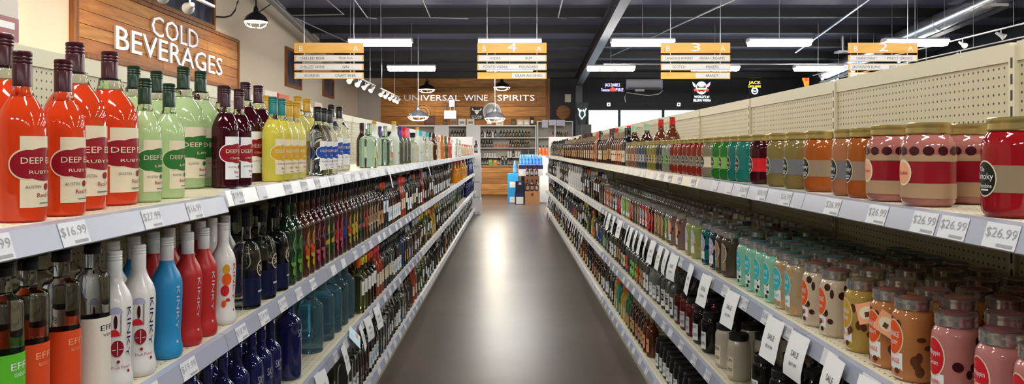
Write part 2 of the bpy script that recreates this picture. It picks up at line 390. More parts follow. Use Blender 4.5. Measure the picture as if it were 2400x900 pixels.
def product(key, name, desc, prof, h, r, body, cap, capz=.80, fill=None, neck=None, lab=(), sq=False, lid=False, sticker=None, cat='bottle', capr=1.1, n=22):
    pr = PROF[prof]; pp = [(z * h, q * r, (7 if q > .7 else 3 if q > .5 else 2)) if sq else (z * h, q * r) for z, q in pr]
    parts = []
    def cutprof(z0, z1):
        out = [e for e in pp if z0 < e[0] < z1]
        def e_at(z):
            q = rad_at(pr, z / h) * r
            return (z, q, (7 if q > .7 * r else 2)) if sq else (z, q)
        return [e_at(z0)] + out + [e_at(z1)]
    top = capz * h
    nn = 28 if sq else n
    if fill:
        parts.append(('body', MB().lathe(cutprof(0, fill * h), body, nn).mesh('body')))
        parts.append(('neck', MB().lathe(cutprof(fill * h, min(top + .004, h)), neck or clear, nn, cap0=True).mesh('neck')))
    else:
        parts.append(('body', MB().lathe(cutprof(0, min(top + .003, h * .995)), body, nn).mesh('body')))
    if lid:
        lr = rad_at(pr, .88) * r + .0025; z0 = .865 * h; hh = h - z0
        parts.append(('lid', MB().lathe([(z0, lr), (z0 + hh * .12, lr + .0012), (z0 + hh * .24, lr), (z0 + hh * .36, lr + .0012), (z0 + hh * .5, lr - .0002), (z0 + hh * .62, lr + .001), (z0 + hh * .92, lr + .0008), (h, lr - .002), (h, lr - .007), (h - .0012, lr - .009)], cap, 24).mesh('lid', 50)))
        if sticker: parts.append(('lid_sticker', MB().lathe([(h - .001, lr - .0095), (h + .0002, lr - .0095)], sticker, 20).mesh('lid_sticker', 50)))
    elif cap:
        cr = rad_at(pr, .95) * r * capr
        q = [(top, cr * .99)]
        for j in range(3):
            zz_ = top + (h - top) * (.62 + .1 * j); q += [(zz_, cr), (zz_ + (h - top) * .03, cr * .93), (zz_ + (h - top) * .06, cr)]
        q += [(h - .002, cr), (h, cr * .9)]
        parts.append(('cap', MB().lathe(q, cap, 18).mesh('cap')))
    if lab:
        b = MB(); dots = MB() if sum(e[0] == 'S' for e in lab) > 5 else b; off = .0005; step = max(.00025, r * .006)
        def fn_(off):
            def fn(u, v):                              # u in radii, v in fractions of the height
                q = rad_at(pr, max(0, min(1, v))) * r + off
                return (q, u * r, v * h) if sq else (q * math.cos(u), q * math.sin(u), v * h)
            return fn
        for e in lab:
            fn = fn_(off); t = e[0]
            if t == 'R':
                _, u0, u1, v0, v1, m = e; nu = max(1, int((u1 - u0) / .13)); nv = max(1, int((v1 - v0) / .12))
                pts = [fn(u0 + (u1 - u0) * i / nu, v0 + (v1 - v0) * j / nv) for j in range(nv + 1) for i in range(nu + 1)]
                b.add(pts, [(j * (nu + 1) + i, j * (nu + 1) + i + 1, (j + 1) * (nu + 1) + i + 1, (j + 1) * (nu + 1) + i) for j in range(nv) for i in range(nu)], m)
            elif t in 'ES':
                _, uc, vc, ru, rv, m = e[:6]; half = e[6][0] if len(e) > 6 else -1; k = max(10, int(2 * ru / .11))
                pts = []
                for i in range(k + 1):
                    c = -math.cos(math.pi * i / k * (.5 if half == 90 else 1)); s_ = math.sqrt(max(0, 1 - c * c))
                    for q in (0 if 0 <= half < 90 else -1, 0, 1): pts.append(fn(uc + ru * c, vc + rv * s_ * q))
                (dots if t == 'S' else b).add(pts, [(3 * i + j, 3 * i + 3 + j, 3 * i + 4 + j, 3 * i + 1 + j) for i in range(k) for j in (0, 1)], m)
            elif t == 'T':
                fn = fn_(off + r * .006); _, s_, uc, vc, hv, m = e[:6]; v, f, wd = text_geo(s_); hm = hv * h; kx = hm if len(e) < 7 else e[6] * r / wd
                b.add([fn(uc + a * kx / r, vc + c * hv) for a, c in v], f, m)
            elif t == 'V':
                fn = fn_(off + r * .006); _, s_, uc, vc, hu, m, ln = e; v, f, wd = text_geo(s_)
                b.add([fn(uc + c * hu, vc - a * ln / wd) for a, c in v], f, m)
            if t in 'RE': off += step
        parts.append(('label_print', b.mesh('label_print')))
        if dots is not b: parts.append(('dot_pattern', dots.mesh('dot_pattern')))
    PRODUCTS[key] = dict(name=name, desc=desc, parts=parts, r=r, h=h, cat=cat, cols=(body, cap, next((e[-1] for e in lab if e[0] == 'R'), None)), prof=prof, lid=lid, sq=sq)

# flavoured vodkas with a big badge label: (key, words, liquid, cap, badge, flavour)
EDDY = [('ruby', 'orange-red vodka bottle', liquid('orange', (.80, .07, .014)), mat('maroon_cap', srgb('3d0d18'), .3), P['dkred'], 'RUBY RED', P['cream']),
        ('lime', 'pale green vodka bottle', liquid('lime', (.55, .70, .36)), mat('dark_green_cap', srgb('12301d'), .3), P['green'], 'LIME', P['cream']),
        ('cran', 'dark cranberry vodka bottle', liquid('cranberry', (.055, .004, .010)), mat('plum_cap', srgb('33101f'), .3), P['dkred'], 'CRANBERRY', P['white']),
        ('lemt', 'yellow vodka bottle with teal cap', liquid('lemon', (.80, .70, .10)), mat('teal_cap', srgb('0f6d68'), .3), P['gold'], 'LEMON', P['cream']),
        ('lemg', 'yellow vodka bottle with gold cap', liquid('pale_lemon', (.80, .74, .22)), mat('gold_cap', srgb('b98f22'), .3), P['gold'], 'LEMON', P['cream']),
        ('plain', 'clear vodka bottle with black cap', clear, mat('black_cap', srgb('101014'), .3), P['blue'], 'VODKA', P['white'])]
for k, d, lq, cp, bd, fl, pap in EDDY:
    lab = [('R', -1.16, 1.16, .085, .50, pap), ('S', -.82, .336, .80, .094, pap), ('S', .82, .336, .80, .094, pap), ('R', -1.0, 1.0, .248, .428, pap), ('S', -.82, .336, .74, .084, bd), ('S', .82, .336, .74, .084, bd), ('E', 0, .336, 1.25, .098, bd),
           ('T', 'DEEP EDDY', 0, .358, .036, P['cream'], 2.25), ('T', fl, 0, .290, .019, P['cream'], 1.6 if len(fl) > 5 else .9),
           ('T', 'Dewey', .5, .475, .022, P['grey']), ('T', 'AUSTIN', -.62, .205, .018, P['grey']), ('E', .06, .205, .16, .02, bd), ('T', 'TEXAS', .62, .205, .018, P['grey']), ('T', 'Real Fruit', .1, .155, .026, P['dkred']), ('R', -.35, .55, .105, .112, P['grey'])]
    fl_ = .73 if lq is not clear else None
    product(k, 'vodka_bottle', d, 'wine', .302, .0385, lq, cp, .79, fl_, None, lab)
    product(k + '_l', 'large_vodka_bottle', 'large ' + d, 'wine', .355, .0605, lq, cp, .81, .745 if fl_ else None, None, lab, capr=.80)
for k, d, m, tx in (('eff_green', 'green-sleeved clear vodka bottle', opaque('sleeve_green', '58b52c', .4), P['white']), ('eff_orange', 'orange-sleeved clear vodka bottle', opaque('sleeve_orange', 'd8481c', .4), P['peach']), ('eff_white', 'white-sleeved clear vodka bottle', opaque('sleeve_white', 'd9d2c6', .4), P['black'])):
    product(k, 'sleeved_vodka_bottle', d, 'cyl', .33, .033, clear, P['black'], .93, None, None,
            [('R', -3.14, 3.14, .03, .54, m), ('T', 'EFFEN', .15, .475, .034, tx, 1.7), ('T', 'VODKA' if k == 'eff_white' else 'BLOOD ORANGE' if k == 'eff_orange' else 'GREEN APPLE', .15, .43, .018, tx, 1.4)], capr=1.25)
KW = opaque('white_gloss', 'd9d6d2', .15)
for k, d, bm, tx, art in (('kin_white', 'white printed liqueur bottle', KW, P['dkred'], 1), ('kin_blue', 'bright blue frosted liqueur bottle', mat('blue_frost', (.03, .30, .62), .3, transl=.25), P['silver'], 0), ('kin_red', 'red frosted liqueur bottle', mat('red_frost', (.55, .03, .03), .3, transl=.25), P['silver'], 0), ('kin_peach', 'white and orange liqueur bottle', KW, P['red'], 2)):
    lab = []
    if art == 1:
        lab = [('E', -1.1, .56, .40, .05, P['lav'], (20, 160)), ('E', -1.1, .50, .10, .05, P['maroon']), ('E', -1.2, .40, .34, .05, P['red'], (0, 180)), ('E', -1.0, .31, .38, .06, P['dkred']), ('R', -1.02, -.98, .26, .36, KW), ('R', -1.3, -1.1, .30, .305, KW), ('R', -.92, -.7, .30, .305, KW), ('R', -.85, -.81, .40, .56, P['maroon']), ('E', -.95, .215, .1, .012, P['dkred']), ('T', 'Fruit Punch', -.75, .175, .022, P['dkred'])]
    if art == 2:
        lab = [('E', -1.05, .55, .3, .05, P['gold']), ('E', -1.0, .45, .4, .06, P['orange']), ('E', -1.15, .34, .36, .055, P['red']), ('E', -.9, .23, .22, .035, P['red'], (30, 210)), ('E', -1.25, .21, .2, .035, P['orange'])]
    lab.append(('V', 'KINKY', -.34, .42, .26, P['navy'] if art == 1 else tx, .36)); lab.append(('R', -.42, -.26, .13, .15, tx))
    product(k, 'liqueur_bottle', d, 'pin', .30, .0375, bm, P['white'] if art else opaque('white_cap', 'd6d6d6'), .80, None, None, lab, capr=1.12)
product('v360', 'round_vodka_bottle', 'round clear vodka bottle with blue label', 'dome', .31, .047, clear, P['black'], .86, None, None, [('R', -1.5, 1.5, .04, .33, opaque('ink_navy', '0b1234')), ('E', 0, .42, .5, .085, P['cream']), ('E', 0, .42, .43, .073, P['black']), ('T', '360', 0, .425, .07, P['cream'], .62), ('R', -.4, .4, .17, .19, P['silver'])])
RUM = [('lime', 'green lime', 'green', 'lime'), ('mango', 'orange mango', 'orange', 'yellow'), ('cherry', 'dark cherry', 'maroon', 'pink'), ('pine', 'yellow and green pineapple', 'yellow', 'green'), ('rasp', 'pink raspberry', 'red', 'pink'), ('berry', 'blue berry', 'blue', 'purple'),
       ('citrus', 'bright yellow citrus', 'yellow', 'yellow'), ('melon', 'pink and green watermelon', 'pink', 'green'), ('peach', 'bright orange peach', 'orange', 'orange'), ('vanilla', 'tan vanilla', 'tan', 'cream')]
for k, d, a, c in RUM:
    dark = {'lime': (.02, .05, .02), 'mango': (.10, .03, .01), 'cherry': (.07, .008, .012), 'rasp': (.09, .01, .015), 'peach': (.12, .035, .01)}.get(k, (.05, .04, .03))
    RA, RC = (mat('rum_print_' + q, tuple(v * .6 for v in P[q].diffuse_color[:3]), .3) for q in (a, c))
    bm = mat('rum_tint_' + k, dark, .05, trans=.45, coat=.6)
    product('rum_' + k, 'rum_bottle', d + ' print rum bottle', 'rum', .352, .038, bm, mat('rum_cap_' + k, P[a].diffuse_color[:3], .35) if k in () else g_black, .88, None, None,
            [('R', -.12, .12, .07, .36, RC if k != 'pine' else RA), ('E', -.06, .44, .46, .085, RC, (90, 270)), ('E', -.06, .44, .34, .062, RA, (90, 270)), ('E', -.42, .25, .34, .085, RA, (0, 180)), ('S', -.42, .25, .34, -.05, RC, (0, 180)), ('S', -.25, .15, .30, .05, RC, (90, 270)), ('E', -.6, .34, .26, .035, P['dkgreen'] if k in ('lime', 'pine', 'melon') else RA)])
product('skyy', 'blue_vodka_bottle', 'cobalt blue vodka bottle', 'vodka', .31, .038, g_cobalt, g_cobalt, .84, None, None, [('T', 'SKYY', -.15, .47, .085, P['silver'], 1.25), ('T', 'VODKA', -.1, .40, .022, P['silver'], .8)])
product('skyy_l', 'large_blue_vodka_bottle', 'large cobalt blue vodka bottle', 'vodka', .355, .052, g_cobalt, g_cobalt, .86, None, None, [('T', 'SKYY', .1, .52, .085, P['silver'], 1.2), ('T', 'VODKA', .1, .45, .022, P['silver'], .8)])
product('pale_l', 'jumbo_vodka_bottle', 'large pale blue bottle', 'vodka', .33, .060, g_pale, P['sky'], .86, None, None, [('V', 'PINNACLE', .3, .34, .18, P['sky'], .40)])
for k, d, c, cap in (('pnk', 'clear bottle with pale pink label', 'peach', 'orange'), ('yel', 'clear bottle with yellow cap', 'white', 'yellow'), ('blu', 'clear bottle with sky blue label', 'sky', 'orange'), ('nvy', 'clear bottle with navy cap', 'cream', 'navy')):
    product('lab_' + k, 'paper_label_bottle', d, 'vodka', .30, .040, mat('tint_' + k, {'pnk': (.80, .86, .66), 'yel': (.80, .84, .50), 'blu': (.70, .82, .86), 'nvy': (.85, .66, .45)}[k], .02, trans=1, ior=1.36), P[cap], .86, None, None, [('R', -.75, .75, .34, .60, P['white']), ('E', 0, .47, .35, .07, P[c])])
for k, d, bm, cap in (('red', 'orange-red bold-label bottle', mat('red_spirit', (.55, .07, .02), .04, trans=.5, coat=.5), 'red'), ('dk', 'dark red bold-label bottle', mat('dkred_spirit', (.22, .015, .012), .04, trans=.4, coat=.5), 'maroon'), ('clr', 'clear bold-label bottle', clear, 'black')):
    product('sv_' + k, 'letter_label_bottle', d, 'wine', .31, .038, bm, P[cap], .82, None, None, [('R', -.7, .7, .20, .46, P['cream']), ('V', 'SMI', .0, .33, .5, P['ink'] if 'ink' in P else P['black'], .22)])
product('clr_tall', 'clear_spirit_bottle', 'tall clear bottle with white label', 'vodka', .30, .037, clear, P['silver'], .84, None, None, [('R', -.6, .6, .16, .40, P['white']), ('R', -.4, .4, .3, .33, P['grey'])])
product('clr_sq', 'square_clear_bottle', 'square clear bottle with grey print', 'vodka', .285, .040, clear, P['silver'], .86, None, None, [('R', -.62, .62, .14, .40, P['silver']), ('T', 'VODKA', 0, .30, .05, P['black'], .9)], sq=True)
product('clr_red', 'clear_red_label_bottle', 'clear bottle with red lettering', 'vodka', .30, .036, clear, P['black'], .84, None, None, [('R', -.5, .5, .10, .52, P['maroon']), ('T', 'VOX', 0, .16, .05, P['white'], .7)])
product('clr_blue', 'clear_blue_label_bottle', 'clear bottle with white and blue label', 'wine', .30, .038, clear, P['black'], .82, None, None, [('R', -.8, .8, .10, .42, P['white']), ('E', 0, .25, .5, .08, P['sky']), ('T', 'VODKA', 0, .37, .035, P['dkred'], 1.1)])
product('blk_tall', 'dark_spirit_bottle', 'tall dark spirit bottle with tan label', 'vodka', .31, .037, g_black, g_black, .84, None, None, [('R', -.6, .6, .14, .40, P['tan']), ('R', -.4, .4, .3, .33, P['choc'])])
product('brn_tall', 'dark_rum_bottle', 'dark brown rum bottle with cream label', 'wine', .31, .038, g_brown, P['maroon'], .82, None, None, [('R', -.8, .8, .14, .42, P['tan']), ('E', 0, .30, .4, .07, P['brown'])])
product('blu_tall', 'blue_spirit_bottle', 'slim deep blue spirit bottle', 'vodka', .31, .034, mat('deep_blue_glass', (.01, .05, .16), .05, trans=.3, coat=.6), g_black, .84, None, None, [('E', 0, .1, .3, .03, P['cyan'])])
product('teal_sq', 'square_gin_bottle', 'square teal glass gin bottle', 'vodka', .285, .055, g_teal, mat('clear_stopper', (.85, .9, .88), .05, trans=.9), .86, None, None, [('R', -.2, .62, .34, .60, P['white']), ('R', -.2, .62, .20, .33, P['orange']), ('T', 'REVEL', .2, .48, .04, P['ink'] if 'ink' in P else P['black'], .6)], sq=True)
product('frost', 'frosted_vodka_bottle', 'tall frosted vodka bottle', 'wine', .33, .042, g_frost, P['gold'], .93, None, None, [('R', -.6, .6, .25, .30, P['lime']), ('E', .2, .18, .35, .06, P['dkgreen']), ('E', .4, .08, .2, .03, P['orange'])])
product('greentop', 'clear_green_cap_bottle', 'clear vodka bottle with green cap', 'wine', .315, .038, mat('lemon_water', (.93, .93, .72), .02, trans=1, ior=1.36), mat('bright_green_cap', srgb('2e6b2c'), .3), .80, None, None, [('R', -.9, .9, .10, .36, P['cream']), ('R', -.5, -.4, .2, .36, P['black'])])
for k, c in (('pur', 'purple'), ('red', 'red'), ('pnk', 'pink')):
    product('olv_' + k, 'slim_gin_bottle', 'slim dark bottle with %s capsule' % {'pur': 'purple', 'red': 'red', 'pnk': 'pink'}[k], 'wine', .30, .034, mat('olive_glass', (.12, .13, .09), .05, trans=.5, coat=.5), P[c], .72, None, None, [('R', -.35, .35, .08, .55, P['white'])], capr=1.5)
product('rnd', 'round_spirit_bottle', 'round clear bottle with black stopper', 'dome', .27, .055, clear, P['black'], .84, None, None, [('R', -.4, .4, .1, .4, P['silver'])], capr=1.5)
for k, a, cap in (('or', (.85, .25, .08), 'orange'), ('rd', (.75, .12, .10), 'red'), ('gn', (.10, .16, .07), 'green'), ('br', (.06, .02, .015), 'choc'), ('cy', (.80, .84, .82), 'cyan'), ('wh', (.80, .80, .80), 'white'), ('pe', (.85, .62, .42), 'orange')):
    product('mix_' + k, 'gin_bottle', {'or': 'orange tinted', 'rd': 'red tinted', 'gn': 'dark green', 'br': 'dark brown', 'cy': 'clear cyan capped', 'wh': 'plain white', 'pe': 'small peach'}[k] + ' spirit bottle', 'wine', .30 if k != 'pe' else .22, .037, mat('mix_tint_' + k, a, .05, trans=.5, coat=.4) if k != 'wh' else KW, P[cap], .84, None, None, [('R', -.5, .5, .12 if k in 'orgnwh' else .2, .4 if k in 'rdbrcy' else .3, P[{'or': 'cream', 'rd': 'silver', 'gn': 'tan', 'br': 'cream', 'cy': 'silver', 'wh': 'lav', 'pe': 'white'}[k]])], capr=1.2)
product('ornl', 'large_orange_bottle', 'large bright orange bottle', 'vodka', .33, .052, liquid('bright_orange', (.85, .35, .02)), P['orange'], .86, None, None, [('R', -1.5, 1.5, .40, .46, P['peach'])])
product('yell', 'large_orange_bottle', 'large yellow bottle with pink label', 'vodka', .33, .050, liquid('bright_yellow', (.85, .60, .05)), P['red'], .86, None, None, [('R', -.8, .8, .15, .55, P['pink'])])
# jars on the top right shelf: badge on a band
OS = [('red', 'bright red', (.62, .02, .03), 'kraft'), ('peach', 'peach', (.85, .34, .14), 'grey'), ('orange', 'orange', (.80, .20, .03), 'kraft'), ('gold', 'golden fruit', (.50, .36, .11), 'grey'), ('berry', 'dark berry', (.10, .008, .02), 'red'),
      ('teal', 'teal', (.03, .40, .32), 'teal'), ('green', 'bright green', (.05, .42, .06), 'lime'), ('tan', 'creamy tan', (.55, .45, .28), 'cream'), ('cherry', 'cherry red', (.62, .05, .025), 'kraft'), ('pale', 'pale clear', (.60, .68, .56), 'lime'), ('yellow', 'yellow', (.55, .50, .08), 'yellow'), ('smoke', 'smoky grey', (.10, .10, .10), 'grey'), ('blue', 'slate blue', (.10, .15, .24), 'silver'), ('rose', 'amber pink', (.50, .25, .16), 'peach')]
for k, d, c, band in OS:
    c = tuple(q * .6 for q in c)
    product('os_' + k, 'moonshine_jar', d + ' gold-lid jar', 'jar', .175, .0435, liquid('jar_' + k, c), m_lid_gold, .88, None, None,
            [('R', -3.14, 3.14, .25, .52, P[band]), ('E', 0, .385, .50, .175, P['cream']), ('E', 0, .385, .46, .16, P['black']), ('T', 'Ole', -.12, .48, .05, P['white'], .28), ('T', 'Smoky', 0, .40, .085, P['white'], .78), ('T', 'Moonshine', 0, .315, .045, P['white'], .66), ('R', -.2, .2, .265, .28, P['white'])], lid=True, cat='jar')
product('os_bigred', 'moonshine_jar', 'wide bright red moonshine jar', 'jar', .178, .0525, liquid('jar_red2', (.42, .012, .018)), m_lid_gold, .88, None, None,
        [('R', -3.14, 3.14, .25, .52, P['kraft']), ('E', 0, .385, .50, .185, P['cream']), ('E', 0, .385, .46, .17, P['black']), ('T', 'Ole', -.12, .48, .05, P['white'], .28), ('T', 'Smoky', 0, .40, .085, P['white'], .78), ('T', 'Moonshine', 0, .315, .045, P['white'], .66), ('R', -.2, .2, .265, .28, P['white'])], lid=True, cat='jar')
pk = [('R', -3.14, 3.14, .28, .53, P['dkred']), ('R', -3.14, 3.14, .10, .275, opaque('cream_liquor', 'a98a6c')), ('R', -3.14, 3.14, .535, .62, opaque('cream_liquor', 'a98a6c'))] + [('S', -2.6 + .52 * j, .66, .20, .055, P['maroon']) for j in range(11)] + [('E', 0, .40, .42, .16, P['cream']), ('E', 0, .40, .34, .13, P['peach']), ('T', 'Moonshine', 0, .40, .05, P['dkred'], .5)]
product('os_pink', 'cream_moonshine_jar', 'wide pink cream moonshine jar', 'jar', .178, .0535, mat('strawberry_cream', (.38, .13, .11), .08, coat=.6), m_lid_gold, .88, None, None, pk, lid=True, cat='jar')
# printed jars: (key, words, body, badge, spots)
PJ = [('pink', 'pink strawberry', (.68, .28, .26), 'red', 'maroon', 'Whippin'), ('orange', 'orange cream', (.66, .27, .09), 'orange', 'brown', 'ORANGE'), ('banana', 'yellow banana', (.62, .42, .09), 'gold', 'brown', 'BANANA'), ('cookie', 'cream cookie', (.80, .66, .48), 'orange', 'choc', 'COOKIE'), ('tan', 'tan cream', (.62, .48, .30), 'cyan', 'tan', 'CREAM'),
      ('mint', 'mint green', (.34, .74, .54), 'cyan', 'dkgreen', 'MINT'), ('dark', 'dark brown', (.10, .075, .05), 'kraft', 'choc', ''), ('teal', 'deep teal', (.01, .20, .18), 'lav', 'navy', 'A'), ('navy', 'dark navy', (.01, .05, .09), 'lav', 'peach', 'A'), ('lime', 'clear lime', (.40, .46, .16), 'silver', 'gold', 'L'), ('bark', 'pink and brown', (.32, .20, .17), 'peach', 'brown', ''), ('green', 'leafy green', (.22, .30, .16), 'lime', 'dkgreen', ''), ('olive', 'olive brown', (.18, .15, .08), 'tan', 'brown', ''), ('cherry', 'dark cherry', (.04, .006, .008), 'red', 'orange', ''), ('white', 'red and white print', (.10, .02, .02), 'lav', 'red', ''), ('amber', 'amber orange', (.35, .09, .03), 'peach', 'brown', '')]
for k, d, c, bd, sp, tx in PJ:
    rr = random.Random(k)
    lab = [('S', rr.uniform(-2.6, 2.6), rr.uniform(.08, .78), rr.uniform(.12, .24), rr.uniform(.03, .07), P[sp]) for _ in range(20)]
    lab += [('R', -.55, .55, .03, .34, P['white' if k not in ('dark', 'cherry', 'olive') else bd]), ('E', 0, .52, .62, .22, P['cream']), ('E', 0, .52, .56, .205, P[bd])]
    if tx: lab += [('T', tx, 0, .56, .07, P['white'], .8), ('T', 'Cream' if k in ('pink', 'cookie', 'tan', 'mint') else 'DREAM', 0, .46, .055, P['white'], .6), ('T', tx.upper(), 0, .24, .06, P[bd], .8), ('E', .25, .12, .14, .035, P[sp])]
    product('pj_' + k, 'printed_cream_jar', d + ' printed jar', 'sjar', .185, .0455, liquid('cream_' + k, c), m_lid_sil, .88, None, None, lab, lid=True, sticker=mat('lid_sticker_' + bd, tuple(.06 + v * .28 for v in P[bd].diffuse_color[:3]), .5), cat='jar')
NJ = [('black', 'black', (.012, .010, .010), 'white', m_lid_blk, 'MIDNIGHT'), ('cream', 'pale cream', (.66, .60, .48), 'cream', m_lid_blk, 'MOON'), ('red', 'dark red', (.16, .012, .010), 'silver', m_lid_blk, 'MOON'), ('grey', 'smoky clear', (.25, .25, .23), 'white', m_lid_sil, 'MOON')]
for k, d, c, pap, lid, tx in NJ:
    lab = [('R', -.75, .75, .10, .52, P[pap]), ('T', tx, 0, .44, .075, P['black'], 1.2), ('E', -.15, .28, .28, .10, P['black']), ('E', -.05, .29, .24, .085, P[pap]), ('T', 'MOON', .38, .24, .08, P['black'], .5)]
    product('nj_' + k, 'black_lid_jar', d + ' paper-label jar', 'sjar', .185, .046, liquid('nj_' + k, c), lid, .88, None, None, lab, lid=True, cat='jar')
product('moon', 'clear_moonshine_bottle', 'clear moonshine bottle with bold label', 'wine', .25, .042, g_smoke, g_smoke, .86, None, None, [('R', -.8, .8, .08, .46, P['white']), ('T', 'MIDNIGHT', 0, .40, .05, P['black'], 1.2), ('R', -.6, .6, .20, .36, P['black']), ('T', 'MOON', 0, .28, .10, P['white'], 1.0)])
for k, a in (('green', 'lime'), ('orange', 'orange'), ('purple', 'purple'), ('blue', 'blue'), ('white', 'white'), ('brown', 'tan')):
    product('fl_' + k, 'flask_bottle', 'dark flask bottle with %s label' % k, 'flask', .26, .036, mat('dim_glass', (.18, .17, .14), .04, trans=.6, coat=.4), P['black'], .84, None, None, [('R', -.8, .8, .10, .48, P[a]), ('R', -.5, .5, .30, .36, P['black']), ('R', -.5, .5, .2, .23, P['cream'])])
product('wine_blk', 'black_wine_bottle', 'black bottle with cream square label', 'wine', .29, .040, g_black, g_black, .82, None, None, [('R', -.7, .7, .10, .40, P['cream']), ('E', 0, .27, .4, .08, P['green'])])
for k, c in (('tan', 'tan'), ('red', 'peach'), ('cream', 'cream')):
    product('wh_' + k, 'whiskey_bottle', 'amber whiskey bottle with %s label' % {'tan': 'tan', 'red': 'peach', 'cream': 'cream'}[k], 'wine', .265, .040, g_brown if k != 'red' else g_amber, P['kraft'], .82, None, None, [('R', -.8, .8, .12, .44, P[c]), ('R', -.5, .5, .30, .34, P['choc'])])
product('ambl', 'large_whiskey_bottle', 'large amber bottle with red cap', 'wine', .35, .055, g_amber, P['red'], .84, None, None, [('R', -.8, .8, .10, .42, P['cream'])], capr=1.0)
product('ambg', 'large_whiskey_bottle', 'large amber bottle with pale green cap', 'wine', .34, .055, g_brown, mat('pale_green_cap', srgb('8fb394'), .4), .82, None, None, [('R', -.8, .8, .10, .42, P['cream'])], capr=1.0)
product('grn', 'green_bottle', 'green glass bottle with cream label', 'wine', .29, .042, g_green, g_green, .84, None, None, [('R', -.7, .7, .08, .34, P['tan'])])
product('ylw', 'yellow_liqueur_bottle', 'yellow liqueur bottle', 'wine', .28, .036, liquid('liqueur_yellow', (.60, .40, .04)), P['orange'], .82, None, None, [('R', -.6, .6, .12, .4, P['cream'])])
product('tql', 'turquoise_liqueur_bottle', 'turquoise liqueur bottle', 'wine', .28, .036, mat('turquoise_glass', (.05, .40, .42), .05, trans=.4, coat=.4), P['orange'], .82, None, None, [('R', -.6, .6, .12, .4, P['cream'])])

# ---------------------------------------------------------------- stocking the shelves
PLACED = []; TAKEN = {}
def place(s, l, key, y, x=None, row=0):
    p = PRODUCTS[key]
    if x is None: x = LIP[s] + p['r']
    for (ox, oy, orr) in TAKEN.get((s, l), []):
        if (ox - x) ** 2 + (oy - y) ** 2 < (orr + p['r'] + .0035) ** 2: return False
    if p['h'] > {0: 9, 1: .37, 2: .37, 3: .36}[l]: return False
    TAKEN.setdefault((s, l), []).append((x, y, p['r']))
    PLACED.append((s, l, key, y, x, row)); return True
def seq(s, l, y, items, rows=1, gap=.010, end=99, inset=0., thin=.0038):
    """front row, thinning out towards the far end where stock has been sold; items = (key, count)"""
    for it in items:
        key, cnt = it[0], it[1]; p = PRODUCTS[key]; r = p['r']
        for i in range(cnt):
            c = y + r
            if c + r > end: return y
            nr = rows(c) if callable(rows) else rows
            for rw in range(nr):
                place(s, l, key, c + rnd.uniform(-.003, .003), LIP[s] + inset + r + rw * (2 * r + .012) + rnd.uniform(0, .006), rw)
            y = c - r + max(2 * r + gap, min(.55, thin * c * c))
    return y
# left, top shelf
for key, px, x, rw in [('ruby', 52, .868, 0), ('ruby', 148, .868, 0), ('ruby_l', 176, .925, 0), ('ruby_l', 257, .93, 0), ('ruby_l', 8, 1.0, 1), ('lime', 339, .895, 0), ('lime', 396, .90, 0), ('lime_l', 430, .955, 0), ('lime_l', 470, .955, 0), ('lime_l', 314, 1.09, 1), ('lime_l', 367, 1.09, 1),
                       ('cran', 528, .845, 0), ('cran', 560, .845, 0), ('cran_l', 575, .95, 0), ('cran_l', 605, .95, 0), ('cran_l', 521, 1.085, 1), ('lemt', 640, .845, 0), ('lemt', 660, .845, 0), ('lemg', 676, .845, 0), ('lemg', 694, .845, 0), ('lemg_l', 698, .955, 0), ('lemg_l', 719, .955, 0), ('lemg_l', 624, 1.09, 1), ('lemg_l', 657, 1.09, 1),
                       ('plain', 745, .845, 0), ('plain', 759, .845, 0), ('plain', 772, .845, 0), ('plain_l', 776, .955, 0), ('plain_l', 795, .955, 0), ('plain_l', 742, 1.09, 1), ('greentop', 824, .875, 0)]:
    place(-1, 0, key, Yof(px, -x), x, rw)
for key, px, x, rw in [('teal_sq', 864, .905, 0), ('teal_sq', 901, .905, 0), ('frost', 923, .88, 0), ('olv_pur', 937, .87, 0), ('olv_red', 946, .87, 0), ('olv_pnk', 954, .87, 0), ('rnd', 967, .89, 0), ('frost', 978, .88, 0), ('mix_cy', 986, .87, 0), ('clr_tall', 994, .87, 0), ('mix_cy', 1001, .87, 0), ('clr_red', 1008, .87, 0), ('mix_br', 1016, .87, 0), ('clr_tall', 1025, .87, 0), ('mix_or', 1036, .87, 0), ('mix_gn', 1044, .87, 0), ('mix_rd', 1053, .87, 0), ('mix_wh', 1063, .87, 0), ('clr_tall', 1071, .87, 0), ('clr_sq', 1078, .87, 0)] + \
                      [('mix_pe', p, .87, 0) for p in (1084, 1089, 1093, 1097, 1101, 1105)] + [('frost', 877, 1.02, 1), ('mix_br', 848, 1.02, 1), ('olv_pur', 892, 1.02, 1), ('rnd', 944, 1.03, 1), ('rnd', 910, 1.03, 1), ('frost', 930, 1.05, 1), ('clr_tall', 970, 1.03, 1), ('mix_or', 1020, 1.03, 1), ('mix_cy', 958, 1.03, 1), ('mix_or', 1028, 1.03, 1), ('clr_tall', 1010, 1.03, 1), ('mix_wh', 1050, 1.03, 1), ('clr_tall', 1060, 1.03, 1)]:
    place(-1, 0, key, Yof(px, -x), x, rw)
